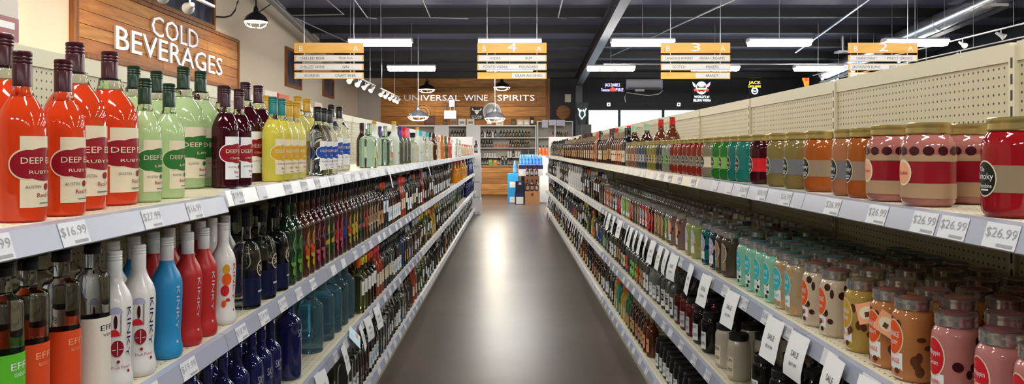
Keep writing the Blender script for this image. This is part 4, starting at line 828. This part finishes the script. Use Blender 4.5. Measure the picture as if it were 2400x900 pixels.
# ---------------------------------------------------------------- pipes, duct, vents
m_pipe = mat('sprinkler_pipe_steel', (.20, .20, .21), .4, .3); m_galv = mat('galvanised_duct', (.60, .62, .68), .25, .9)
def pipe(path, r, label, m=m_pipe, name='ceiling_pipe'): return tag(MB().tube(path, r, m, 10).build(name), label, 'pipe')
xp = -4.9
pipe([(xp, 5.0, 5.05), (xp, 14, 4.75), (xp, 22, 4.02), (xp, 26.5, 3.72)], .07, 'thick dark grey pipe running along the cream wall')
for y in (16.2, 20.0, 23.5):
    zc = 4.75 + (4.02 - 4.75) * (y - 14) / 8 if y < 22 else 4.02 - .3 * (y - 22) / 4.5
    b = MB().tube([(xp, y, zc + .06), (xp, y, roof(y) - .05)], .012, m_purlin, 6).tube([(xp + .02, y, zc + .08), (XL + .02, y, zc - .25)], .012, m_purlin, 6)
    tag(b.build('pipe_bracket'), f"dark pipe bracket on the wall pipe, {ordinal(int((y - 16) / 3.5))} from near end", 'bracket')
m_cond = mat('thin_conduit', (.38, .38, .40), .35, .5)
def sag(y): return roof(y) - .275
pipe([(-4.3, 13.5, sag(13.5)), (-3.9, 18.2, sag(18.2)), (-5.2, 18.3, sag(18.3)), (-4.2, 22, sag(22))], .014, 'thin bent conduit under the ceiling above first aisle sign', m_cond, 'conduit')
for i, (x, lab) in enumerate(((-3.4, 'above the first light'), (-1.9, 'left of the numbered four sign'), (1.15, 'right of the numbered four sign'))):
    pipe([(x, 9, sag(9)), (x, 18.5, sag(18.5)), (x + (.9 if i == 1 else .2), 18.6, sag(18.6))], .014, 'thin straight conduit under the dark ceiling ' + lab, m_cond, 'conduit')
pipe([(2.9, 9, sag(9)), (5.6, 14, sag(14) - .1), (3.0, 23, sag(23))], .02, 'thin diagonal conduit above the numbered three sign', m_cond, 'conduit')
pipe([(2.5, 20.7, 3.80), (12.6, 20.7, 3.80)], .018, 'thin horizontal conduit crossing behind the numbered three sign', m_cond, 'conduit')
pipe([(7.2, 9, sag(9)), (8.3, 22.5, sag(22.5))], .03, 'straight pale conduit over the numbered two sign', mat('pale_conduit', (.5, .52, .6), .25, .8), 'conduit')
b = MB().tube([(10.0, y, roof(y) - .50) for y in (6, 12, 18, 24.5)], .20, m_galv, 18)
d = thing('air_duct', 'round galvanised air duct running below the ceiling', 'duct'); b.build('duct_pipe', d)
for y in (9, 12, 15, 18, 21): MB().tube([(10.0, y - .03, roof(y) - .50), (10.0, y + .03, roof(y) - .50)], .21, m_galv, 18).build('seam_band', d)
for i, (px, py, Y) in enumerate(((2332, 14, 15.5), (1975, 122, 21.5))):
    q = at(px, py, Y); b = MB().box((0, 0, 0), (.36, .3, .05), mat('vent_enamel', (.62, .60, .58), .4))
    g = thing('air_vent', ['pale square air vent under the duct, upper', 'pale square air vent under the duct, behind numbered two sign'][i], 'vent', q); b.build('vent_frame', g)
    MB().box((.05, 0, -.028), (.18, .2, .01), m_slot).build('grille', g); MB().tube([(0, 0, .02), (0, 0, (roof(Y) - .725 if i == 0 else roof(Y) - .01) - q.z)], .05, m_galv, 8).build('drop_pipe', g)

# ---------------------------------------------------------------- the back of the shop
UXx, UZz = Vector((1, 0, 0)), Vector((0, 0, 1))
def on_wall(px, py, d=.05): return at(px, py, YB - d)
q1, q2 = on_wall(947, 218), on_wall(1253, 236)
g = thing('wall_lettering', 'metal letters reading UNIVERSAL WINE and SPIRITS on plank wall', 'lettering', ((q1.x + q2.x) / 2, YB - .04, q2.z)); c = (q1.x + q2.x) / 2
for tx, a, b_, m in (('UNIVERSAL', 947, 1078, m_letter), ('WINE', 1088, 1143, m_letter), ('&', 1144, 1161, mat('bronze_letter', srgb('8a6a3c'), .4, .5)), ('SPIRITS', 1166, 1253, m_letter)):
    xa, xb = on_wall(a, 0).x, on_wall(b_, 0).x
    letters(tx, m, .21 if tx != '&' else .30, .03, g, Vector(((xa + xb) / 2 - c, 0, .10)), UXx, UZz, xb - xa)
# wall shelving behind the counter
yS = 26.9
def shelf_unit(name, label, x0, x1, z_list, top, dark=False):
    g = thing(name, label, 'shelving unit', ((x0 + x1) / 2, yS, 0)); c = (x0 + x1) / 2
    MB().span((x0 - c, .50, 0), (x1 - c, .52, top), mat('unit_back', (.50, .47, .40), .6)).build('back_panel', g)
    for x in (x0, (x0 + x1) / 2, x1): MB().span((x - c - .02, 0, 0), (x - c + .02, .499, top), m_white).build('upright', g)
    for z in z_list: MB().span((x0 - c + .021, .0, z - .03), (x1 - c - .021, .499, z), m_white).build('shelf', g)
    MB().span((x0 - c - .02, -.01, top + .001), (x1 - c + .02, .52, top + .04), m_white).build('top_shelf', g)
zsh = [at(0, y, yS).z for y in (322, 346, 368)]; ztop = at(0, 296, yS).z
xa, xm, xb = at(935, 0, yS).x, at(1258, 0, yS).x, at(1342, 0, yS).x
shelf_unit('back_wall_shelf_unit', 'white shelf unit behind the wooden counter under wall lettering', xa, xm - .03, zsh, ztop)
shelf_unit('corner_shelf_unit', 'taller white shelf unit right of the wooden counter', xm + .03, xb, [at(0, y, yS).z for y in (322, 346)], at(0, 286, yS).z)
for i, (p0, p1) in enumerate(((1018, 1052), (1093, 1126))):
    a, c = at(p0, 293, 26.6), at(p1, 293, 26.6)
    tag(MB().span((a.x, 26.56, 0), (c.x, 26.6, a.z), m_white).build('white_display_board'), ['tall blank white board behind orange-capped bottles', 'tall blank white board above the white case stack'][i], 'board')
# counter with planks
ca, cb = at(1040, 0, 25.7).x, at(1215, 0, 25.7).x
g = thing('wooden_counter', 'plank-fronted wooden counter at the far end of aisle', 'counter', ((ca + cb) / 2, 25.7, 0)); c = (ca + cb) / 2
for i in range(5):
    MB().span((ca - c, 0, .03 + i * .182), (cb - c, .03 + .004 * (i % 2), .03 + (i + 1) * .182 - .01), m_plankx[i % 3]).build('plank', g)
MB().span((ca - c - .03, -.05, .945), (cb - c + .03, .7, 1.0), wood('counter_top_wood', 'b5803f', '8c5a26', 'X')).build('counter_top', g)
MB().span((ca - c, .04, 0), (cb - c, .68, .944), m_frame).build('counter_body', g)
# small bottles on the back shelves: single meshes, about ten pixels tall
tiny = {}
for k, bc, cc, lc in (('dark', g_black, g_black, P['cream']), ('amber', g_brown, P['maroon'], P['white']), ('pink', g_brown, g_black, P['peach']), ('green', g_black, g_black, P['lime']), ('gold', g_brown, P['gold'], P['gold']), ('orange', P['orange'], P['orange'], P['peach']), ('white', P['white'], P['red'], P['silver']), ('red', P['red'], P['maroon'], P['white']), ('blue', mat('bright_blue_plastic', (.06, .24, .85), .15, transl=.3), P['sky'], P['sky']), ('jug', P['orange'], P['black'], P['orange'])):
    b = MB(); b.lathe([(z * .26, q_ * .04) for z, q_ in LOW['wine'] if z < .85], bc, 12); b.lathe([(.21, .017), (.26, .017)], cc, 10)
    b.add([((.0406) * math.cos(a), .0406 * math.sin(a), z) for a in (-2.3, -1.57, -.85) for z in (.035, .11)], [(0, 2, 3, 1), (2, 4, 5, 3)], lc); tiny[k] = b.mesh('small_bottle')
TW = dict(dark='dark bottle with cream label', amber='brown bottle with white label', pink='brown bottle with peach label', green='dark bottle with green label', gold='brown bottle with gold label', orange='short orange bottle', white='white bottle with red cap', red='red bottle with white label', blue='bright blue bottle', jug='orange bottle')
seen = {}
def small(kind, x, y, z, where, sc=1., name='small_bottle'):
    i = seen.get((kind, where), 0); seen[(kind, where)] = i + 1
    o = link(name, tiny[kind], None, (x, y, z + .001)); o.scale = (sc, sc, sc)
    tag(o, f"{ordinal(i)} {TW[kind]} from the left on {where}", 'bottle', 'small bottles on ' + where)
def shelf_row(z, pxs, kinds, where, Y=yS + .12, sc=1.):
    for i, p in enumerate(pxs): small(kinds[i % len(kinds)], at(p, 0, Y).x, Y, z, where, sc)
def rng(a, b_, st): return [a + st * i for i in range(int((b_ - a) / st) + 1)]
shelf_row(zsh[0], rng(1130, 1163, 6.2), ['amber', 'white', 'amber'], 'the upper back wall shelf'); shelf_row(zsh[0], rng(1174, 1246, 7.3), ['dark', 'dark', 'pink', 'pink', 'dark', 'gold', 'green', 'green', 'gold', 'gold'], 'the upper back wall shelf')
shelf_row(zsh[1], rng(1129, 1155, 6), ['dark'], 'the middle back wall shelf'); shelf_row(zsh[1], rng(1159, 1190, 6.2), ['orange'], 'the middle back wall shelf', sc=.6); shelf_row(zsh[1], rng(1196, 1240, 6), ['dark', 'amber', 'gold', 'gold'], 'the middle back wall shelf'); 
shelf_row(zsh[2], rng(1136, 1162, 6), ['white'], 'the lower back wall shelf', sc=.7); shelf_row(zsh[2], rng(1191, 1216, 6.2), ['white', 'white', 'amber'], 'the lower back wall shelf')
for a_ in rng(1060, 1088, 6.5): small('amber', at(a_, 0, yS + .12).x, yS + .12, zsh[0], 'the upper back wall shelf')
shelf_row(1.0, [1131, 1137, 1143, 1169, 1193, 1199.5], ['dark', 'amber', 'dark', 'amber', 'amber'], 'the wooden counter', 25.95)
for px, wpx, hpx, c_, lab in ((1148, 11, 13, srgb('6fae2e'), 'bright green carton on the wooden counter'), (1161, 8, 12, srgb('c98a2a'), 'golden carton on the wooden counter'), (1178, 6, 21, srgb('18221a'), 'tall black box on the wooden counter, left one'), (1186, 6, 21, srgb('1c1c1e'), 'tall black box on the wooden counter, right one')):
    Y = 26.05; k = Y / F; b = MB().box((0, 0, hpx * k / 2), (wpx * k, .12, hpx * k), mat('box_' + str(px), c_, .5)); b.box((0, -.0605, hpx * k * .72), (wpx * k * .4, .001, hpx * k * .25), P['cream'])
    tag(b.build('carton', None, (at(px, 0, Y).x, Y, 1.0)), lab, 'carton')
z2 = at(0, 322, yS).z
shelf_row(z2, [1296, 1306, 1311, 1316, 1325, 1331], ['red', 'dark', 'dark', 'gold', 'gold', 'red'], 'the corner shelf', sc=.8)
# things on the ledge
k = (yS + .2) / F; zl = ztop + .04; Yl = yS + .2
for px, wpx, hpx, c_, band, lab in ((1043, 9, 13, '4a3a2c', 'brown', 'dark brown bottle box on the back ledge, far left'), (1064, 18, 15, '8a6f55', 'brown', 'brown cardboard box below the metal bottle plaque'), (1083, 18, 15, 'd8d4cc', 'grey', 'pale printed box beside the brown cardboard box'), (1103, 18, 15, 'd0ccc8', 'grey', 'pale printed box under the black horned-head sign'),
                                    (1147, 17, 14, '9c7448', 'white', 'tan cardboard box with white panel on ledge'), (1171, 18, 15, 'cfc9bd', 'tan', 'pale box right of the tan cardboard box'), (1203, 12, 15, '4c382a', 'choc', 'dark brown box near the middle of the ledge'), (1219, 15, 13, 'c9bcae', 'white', 'white labelled box, left of a pair on ledge'), (1234, 15, 13, 'c9bcae', 'white', 'white labelled box, right of a pair on ledge'), (1247, 10, 19, '0c0c0d', 'white', 'black box with white squiggle at ledge end')):
    b = MB().box((0, 0, hpx * k / 2), (wpx * k * .94, .18, hpx * k), mat('ledge_' + str(px), c_, .55)); b.box((0, -.0905, hpx * k * .42), (wpx * k * .6, .001, hpx * k * .4), P[band])
    tag(b.build('gift_carton', None, (at(px, 0, Yl).x, Yl, zl)), lab, 'carton')
q = at(1007, 290, Yl); tag(MB().box((0, 0, .16), (.36, .16, .33), P['choc']).box((0, -.0805, .16), (.3, .001, .2), P['brown']).build('gift_carton', None, (q.x, Yl, zl)), 'wide dark brown box behind the left pendant lamp', 'carton')
m_pewt2 = mat('bright_pewter', (.42, .42, .44), .45, .6)
m_pewter = mat('dark_pewter', (.14, .14, .15), .4, .7)
def disc_sign(px, py, r, label, m, rings, Y=YB - .06, rot=0):
    g = thing('round_plaque', label, 'plaque', at(px, py, Y))
    b = MB(); b.lathe([(0, r), (.02, r), (.028, r * .93)], m, 32); b.v = [(x, -z, y) for x, y, z in b.v]; b.build('disc', g)
    for r0, r1, mm in rings:
        b = MB(); b.lathe([(.0285, r0), (.036, r0), (.036, r1), (.0285, r1)], mm, 32, cap0=False, cap1=False); b.v = [(x, -z, y) for x, y, z in b.v]; b.build('ring', g)
    return g
disc_sign(990, 266, .33, 'round pale wooden clock on plank wall behind pendant lamp', wood('pale_disc', 'c79a5c', 'a97c44', 'X'), [(.31, .28, m_frame), (.2, .17, m_frame)])
disc_sign(1153, 262, .33, 'round silver plaque on plank wall behind pendant lamp', mat('pewter', (.22, .22, .24), .35, .7), [(.32, .28, m_pewt2), (.22, .17, m_pewter), (.1, .02, m_pewt2)])
disc_sign(1320, 263, .25, 'round wooden barrel head on the black wall', wood('barrel_head', '9a6a30', '74481c', 'X'), [(.25, .22, m_frame)], YB - .03)
# black brewery sign with horned head
q = at(1117, 296, yS + .35); g = thing('brewery_sign', 'black square sign with white horned head reading STONE', 'sign', (q.x, YB - .075, at(0, 280, YB - .08).z)); MB().span((-.22, 0, 0), (.22, .03, .45), m_slot).build('panel', g)
b = MB(); fy = -.001
def poly(pts, m): b.add([(x, fy, z * .75) for x, z in pts], [tuple(range(len(pts)))], m)
poly([(-.07, .34), (0, .22), (.07, .34), (.08, .44), (-.08, .44)], P['white'])
for s_ in (-1, 1): poly([(s_ * .06, .41), (s_ * .13, .47), (s_ * .15, .55), (s_ * .175, .48), (s_ * .13, .41)][::s_], P['white'])
for s_ in (-1, 1): b.box((s_ * .03, fy - .001, .285), (.02, .001, .018), P['black'])
b.text('STONE', P['white'], .07, lambda u, v: (u, fy, .105 + v), .38); b.text('BREWING', P['white'], .03, lambda u, v: (u, fy, .04 + v), .3)
b.build('emblem', g, sharp=0)
# cut-out metal bottle plaque
q = at(1055, 278, YB - .1); g = thing('cut_out_plaque', 'cut-out metal plaque of bottles and glass on plank wall', 'plaque', (q.x, YB - .08, q.z)); 
MB().span((-.21, -.02, 0), (.21, 0, .28), m_chrome).build('base_plate', g)
MB().tube([(-.17, -.01, .28), (-.17, -.01, .45), (-.10, -.01, .52), (-.10, -.01, .64), (-.05, -.01, .64), (-.05, -.01, .52), (.0, -.01, .45), (.0, -.01, .28)], .015, m_chrome, 6).build('bottle_outline', g)
MB().tube([(.14, -.01, .28), (.15, -.01, .62)], .015, m_chrome, 6).build('glass_outline', g); MB().span((-.04, -.015, .42), (.16, -.005, .66), m_chrome).build('banner', g)
# papers on the corner unit
for i, (p0, p1, y0_, y1_) in enumerate(((1270, 1284, 281, 299), (1286, 1304, 281, 294), (1305, 1324, 281, 295))):
    a, c = at(p0, y0_, yS - .02), at(p1, y1_, yS - .02)
    tag(MB().span((a.x, yS - .022, c.z), (c.x, yS - .02, a.z), mat('lilac_paper', (.72, .70, .82), .6)).build('paper_notice'), ['long pale paper notice on corner unit', 'middle pale paper notice on corner unit', 'short pale paper notice at corner unit end'][i], 'notice')
q = at(1331, 230, YB - .05); tag(MB().box((0, 0, 0), (.22, .04, .28), mat('beige_plastic', (.55, .52, .45), .5)).box((0, -.022, 0), (.15, .01, .2), m_almond).build('wall_box', None, (q.x, YB - .021, q.z)), 'beige electrical box on the black wall', 'box')

# ---------------------------------------------------------------- neon signs, air conditioner
def neon(n, c, e): return mat('neon_' + n, c, .4, emit=e)
n_pur, n_red, n_wht, n_yel, n_blu, n_org, n_cyn = neon('violet', (.45, .40, 1.), 4), neon('red', (1., .05, .03), 2.5), neon('white', (.85, .92, 1.), 3), neon('yellow', (1., .80, .02), 3), neon('blue', (.6, .75, 1.), 3), neon('orange', (1., .32, .03), 1.2), neon('cyan', (.6, 1., .95), 3)
def ntext(b, tx, px0, px1, py0, py1, m, Y): 
    a, c = at(px0, py1, Y), at(px1, py0, Y); mid = (a + c) / 2
    b.text(tx, m, c.z - a.z, lambda u, v: (mid.x + u, Y, mid.z + v), c.x - a.x)
def nbase(label, x, z): return thing('neon_sign', label, 'neon sign', (x, YB - .03, z))
Yn = YB - .05
def npart(g, name, fn):
    b = MB(); fn(b); b.v = [(x - g.location.x, y - g.location.y, z - g.location.z) for x, y, z in b.v]; return b.build(name, g, sharp=0)
def nell(b, px, py, rx, ry, m, a0=0, a1=360, Y=Yn, hole=0.):
    k = Y / F; c = at(px, py, Y); n = 20; pts = []
    for i in range(n + 1):
        t = R(a0 + (a1 - a0) * i / n)
        pts += [(c.x + rx * k * math.cos(t), Y, c.z + ry * k * math.sin(t)), (c.x + hole * rx * k * math.cos(t), Y, c.z + hole * ry * k * math.sin(t))]
    b.add(pts, [(2 * i, 2 * i + 2, 2 * i + 3, 2 * i + 1) for i in range(n)], m)
def npoly(b, pts, m, Y=Yn): b.add([at(x, y, Y) for x, y in pts], [tuple(range(len(pts)))], m)
def plate(g, x0, x1, y0, y1):
    def f(b):
        a, c = at(x0, y1, YB - .035), at(x1, y0, YB - .035); b.span((a.x, YB - .04, a.z), (c.x, YB - .001, c.z), m_purlin)
    npart(g, 'back_plate', f)
q = at(1436, 215, Yn); g = nbase('violet and red neon whiskey sign left of air conditioner', q.x, q.z); plate(g, 1410, 1460, 194, 216)
npart(g, 'arched_lettering', lambda b: ntext(b, "JACK DANIEL'S", 1418, 1453, 195, 205, n_pur, Yn)); npart(g, 'left_lettering', lambda b: ntext(b, 'Tennessee', 1409, 1429, 207, 214, n_pur, Yn)); npart(g, 'right_lettering', lambda b: ntext(b, 'FIRE', 1443, 1461, 207, 214, n_pur, Yn))
npart(g, 'flame', lambda b: npoly(b, [(1431, 214), (1430, 208), (1433, 206), (1436, 202), (1438, 206), (1442, 207), (1441, 214)], n_red))
q = at(1643, 238, Yn); g = nbase('white and red winged crest neon sign for vodka', q.x, q.z); plate(g, 1622, 1664, 192, 220); plate(g, 1624, 1668, 223, 240)
npart(g, 'shield', lambda b: (nell(b, 1644, 206, 13, 15, n_wht, hole=.82), npoly(b, [(1636, 198), (1644, 191), (1652, 198), (1650, 203), (1638, 203)], n_wht), npoly(b, [(1637, 215), (1644, 221), (1651, 215), (1644, 217)], n_wht), npoly(b, [(1640, 214), (1648, 214), (1644, 216)], n_blu)))
for s_ in (-1, 1): npart(g, 'wing', lambda b: npoly(b, [(1644 + s_ * 14, 204), (1644 + s_ * 14, 198), (1644 + s_ * 21, 192), (1644 + s_ * 20, 198), (1644 + s_ * 17, 203)], n_wht))
npart(g, 'ribbon', lambda b: (npoly(b, [(1626, 209), (1644, 204), (1662, 209), (1660, 214), (1644, 211), (1628, 214)], n_red, Yn - .01), ntext(b, 'SMIRNOFF', 1632, 1656, 206, 210, n_wht, Yn - .02)))
npart(g, 'upper_lettering', lambda b: ntext(b, "WORLD'S #1", 1627, 1662, 224, 230, n_wht, Yn)); npart(g, 'lower_lettering', lambda b: ntext(b, 'SELLING VODKA', 1625, 1666, 232, 238, n_wht, Yn))
q = at(1768, 220, Yn); g = nbase('yellow neon sign with round white emblem below', q.x, q.z); plate(g, 1752, 1786, 189, 222)
npart(g, 'upper_lettering', lambda b: ntext(b, 'JACK', 1755, 1783, 190, 199, n_yel, Yn)); npart(g, 'lower_lettering', lambda b: ntext(b, 'LIVES HERE', 1754, 1783, 200, 205, n_yel, Yn)); npart(g, 'round_emblem', lambda b: (nell(b, 1769, 213, 8, 8, n_wht, hole=.72), ntext(b, 'No7', 1764, 1774, 210, 216, n_blu, Yn)))
q = at(1890, 190, Yn); g = nbase('orange flame-shaped neon sign above the pegboard', q.x, q.z - .3); plate(g, 1880, 1902, 180, 206)
npart(g, 'flame_head', lambda b: (nell(b, 1890, 184, 10, 11, n_org), npoly(b, [(1883, 192), (1886, 206), (1895, 206), (1898, 192)], n_org), nell(b, 1890, 186, 4, 5, n_red, Y=Yn - .01)))
q = at(1955, 182, Yn); g = nbase('blue and white neon sign beside orange one', q.x, q.z); plate(g, 1936, 1968, 168, 196)
npart(g, 'tube_figure', lambda b: (nell(b, 1945, 184, 9, 12, n_blu), nell(b, 1958, 180, 8, 12, n_wht, hole=.6), ntext(b, 'ICE', 1938, 1952, 180, 188, n_wht, Yn - .01)))
q = at(1365, 285, 25.9); g = thing('neon_sign', 'white horned-face neon sign hanging in window corner', 'neon sign', (q.x, 25.9, q.z)); Ym = 25.9
npart(g, 'face_outline', lambda b: (b.tube([at(1355, 254, Ym), at(1359, 262, Ym), at(1358, 270, Ym), at(1364, 279, Ym), at(1371, 270, Ym), at(1370, 262, Ym), at(1374, 254, Ym)], .02, n_cyn, 6), b.tube([at(1360, 258, Ym), at(1363, 260, Ym)], .03, n_cyn, 6), b.tube([at(1366, 260, Ym), at(1369, 258, Ym)], .03, n_cyn, 6)))
npart(g, 'backing', lambda b: (b.add([at(1350, 240, Ym + .04), at(1380, 240, Ym + .04), at(1372, 290, Ym + .04), at(1360, 290, Ym + .04), at(1350, 240, Ym + .06), at(1380, 240, Ym + .06), at(1372, 290, Ym + .06), at(1360, 290, Ym + .06)], [(0, 1, 2, 3), (7, 6, 5, 4), (0, 4, 5, 1), (1, 5, 6, 2), (2, 6, 7, 3), (3, 7, 4, 0)], m_purlin), b.tube([at(1365, 241, Ym + .05), (at(1365, 240, Ym).x, Ym, roof(Ym) - .2)], .006, m_purlin, 5)))
a, c = at(1466, 210, YB), at(1550, 187, YB)
g = thing('air_conditioner', 'white wall-mounted air conditioner on the dark wall', 'air conditioner', ((a.x + c.x) / 2, YB, a.z)); hw, hh = (c.x - a.x) / 2, c.z - a.z
MB().prism([(-.22, .03), (-.24, .06), (-.24, hh - .05), (-.2, hh), (-.001, hh), (-.001, 0), (-.17, 0)], 'X', -hw, hw, mat('lilac_white', (.62, .62, .74), .4)).build('housing', g)
MB().span((-hw * .9, -.243, .02), (hw * .9, -.2405, .05), m_slot).build('air_slot', g); MB().span((-.32, -.2, -.08), (.0, -.05, -.001), m_white).build('drain_box', g)
tag(MB().tube([at(1553, 212, YB - .03), at(1545, 220, YB - .03), at(1520, 224, YB - .03), at(1490, 220, YB - .03), at(1468, 217, YB - .03), at(1464, 228, YB - .03), at(1466, 240, YB - .03)], .018, m_white, 6).build('power_cable'), 'white cable looping below the air conditioner', 'cable')
tag(MB().tube([at(x, y, YB - .03) for x, y in ((1440, 243), (1500, 243), (1580, 242), (1600, 245), (1640, 243), (1720, 243))], .014, m_chrome, 6).build('wall_conduit'), 'thin metal conduit above the windows', 'pipe')
for i, px in enumerate((1426, 1590)): q = at(px, 245, YB); tag(MB().box((0, -.03, 0), (.12, .06, .12), m_chrome).box((0, -.062, 0), (.05, .01, .06), m_slot).build('outlet_box', None, q), ['metal outlet box at the left end of wall conduit', 'metal outlet box in the middle of wall conduit'][i], 'outlet')
disc = thing('round_plaque', 'big round pale plaque on the dark side wall', 'plaque', (XR - .001, 18.7, 4.05)); b = MB(); b.lathe([(0, .42), (.03, .42), (.04, .38)], m_paper, 32); b.v = [(-z, x, y) for x, y, z in b.v]; b.build('disc', disc)
b = MB(); b.lathe([(.041, .36), (.05, .36), (.05, .30), (.041, .30)], m_rafter, 32, cap0=False, cap1=False); b.v = [(-z, x, y) for x, y, z in b.v]; b.build('ring', disc)

# ---------------------------------------------------------------- case stacks at the end of the aisle
def case(name, lo, hi, m, label, panel=None, pm=None, txt=None, tm=None):
    g = thing(name, label, 'case', ((lo[0] + hi[0]) / 2, (lo[1] + hi[1]) / 2, lo[2])); c = g.location; w_, d_, h_ = (hi[0] - lo[0]) / 2, (hi[1] - lo[1]) / 2, hi[2] - lo[2]
    MB().span((-w_, -d_, 0), (w_, d_, h_ - .002), m).build('carton', g)
    if panel: MB().span((-w_ + 2 * w_ * panel[0], -d_ - .002, h_ * panel[1]), (-w_ + 2 * w_ * panel[2], -d_, h_ * panel[3]), pm).build('printed_panel', g)
    if txt: b = MB(); b.text(txt, tm, .05, lambda u, v: (u, -d_ - .003, h_ * .78 + v), w_ * 1.2); b.build('lettering', g, sharp=0)
    return g
m_wcase = mat('white_carton', (.74, .73, .73), .55)
for i in range(4):
    case('white_case', (-1.02 + .01 * (i % 2), 18.14, i * .36), (-.69 + .012 * ((i + 1) % 2), 18.52, i * .36 + .359), m_wcase, f"white carton in the stack ending left gondola, {['bottom', 'second', 'third', 'top'][i]} one", (.1, .06, .9, .16), P['silver'])
small('amber', -.93, 18.3, 1.44, 'the white case stack', 1.1); small('amber', -.80, 18.3, 1.44, 'the white case stack', 1.1)
Yc_ = 21.6; K = Yc_ / F
def X_(p): return at(p, 0, Yc_).x
m_sky = mat('sky_blue_carton', srgb('2a9ad8'), .45); m_navy = mat('navy_carton', srgb('121a45'), .4); m_kraft = mat('kraft_carton', srgb('a97c50'), .6); m_kr2 = mat('brown_carton', srgb('7a5236'), .6)
for i in range(2): case('blue_case', (X_(1190), Yc_ + .2, i * .42), (X_(1214), Yc_ + .6, i * .42 + .419), m_sky, ['lower', 'upper'][i] + ' sky blue carton with white panel at aisle end', (.2, .06, .85, .45), P['white'])
case('navy_case', (X_(1207), Yc_ - .25, 0), (X_(1229) - .002, Yc_ + .15, .34), m_navy, 'navy carton with white panel on floor at aisle end', (.12, .06, .88, .62), P['white'])
g = case('navy_case', (X_(1208), Yc_ - .25, .34), (X_(1229) - .002, Yc_ + .15, .64), mat('deep_navy_carton', srgb('0d1030'), .3), 'glossy deep navy box on the lower navy carton', (.35, .7, .65, .9), P['silver'])
case('bourbon_case', (X_(1230), Yc_ - .3, 0), (X_(1264), Yc_ + .1, .37), m_kraft, 'plain kraft carton with red seal on floor at aisle end', (.42, .66, .58, .86), P['dkred'], None)
case('bourbon_case', (X_(1230), Yc_ - .05, .37), (X_(1264), Yc_ + .35, .78), m_kr2, 'brown carton behind three bourbon bottles, lower', None)
case('white_tray_case', (X_(1216), Yc_ + .05, .78), (X_(1273), Yc_ + .5, 1.09), m_wcase, 'white and navy carton under the bright blue bottles', (0, .62, 1, .98), m_navy)
for r_, (z_, y_, wh) in enumerate(((.37, Yc_ - .2, 'the kraft carton'), (.78, Yc_ + .0, 'the brown carton'))):
    for p in (1236, 1246.5, 1257): small('amber', X_(p), y_, z_ - .002, wh, 1.25 if r_ == 0 else 1.15)
shelf_z = 1.088
for p in rng(1221, 1272, 7.9): small('blue', X_(p), Yc_ + .2, shelf_z, 'the white and navy carton', 1.12)
for p in rng(1225, 1268, 8.2): small('blue', X_(p), Yc_ + .36, shelf_z, 'the rear of the white and navy carton', 1.12)
small('blue', X_(1207), Yc_ + .4, .837, 'the sky blue cartons', 1.4)
# stand behind the blue bottles
Yd = 22.4; case('black_bucket', (at(1222, 0, Yd).x, Yd, 0), (at(1238, 0, Yd).x, Yd + .3, 1.52), P['black'], 'tall black display box left behind blue bottles'); case('black_bucket', (at(1240, 0, Yd).x, Yd, 0), (at(1253, 0, Yd).x, Yd + .3, 1.53), P['black'], 'tall black display box right behind blue bottles')
case('orange_rack', (at(1262, 0, Yd).x, Yd, 0), (at(1286, 0, Yd).x, Yd + .3, 1.34), m_white, 'white display plinth holding three orange bottles')
for p in (1266, 1274, 1282): small('jug', at(p, 0, Yd + .15).x, Yd + .15, 1.338, 'the white display plinth', 1.15)
case('white_case', (.87, 18.12, .0), (1.2, 18.45, .30), m_wcase, 'white and black carton at the right gondola end', (.0, .1, 1, .62), P['black'])
g = thing('display_box', 'tall dark display box on the right top shelf near the windows', 'box', (1.27, 12.85, 1.381)); MB().span((-.08, -.03, 0), (.08, .03, .55), mat('slate_card', (.03, .035, .03), .5)).build('carton', g); MB().span((-.05, -.032, .15), (.05, -.0305, .4), P['choc']).build('printed_panel', g)
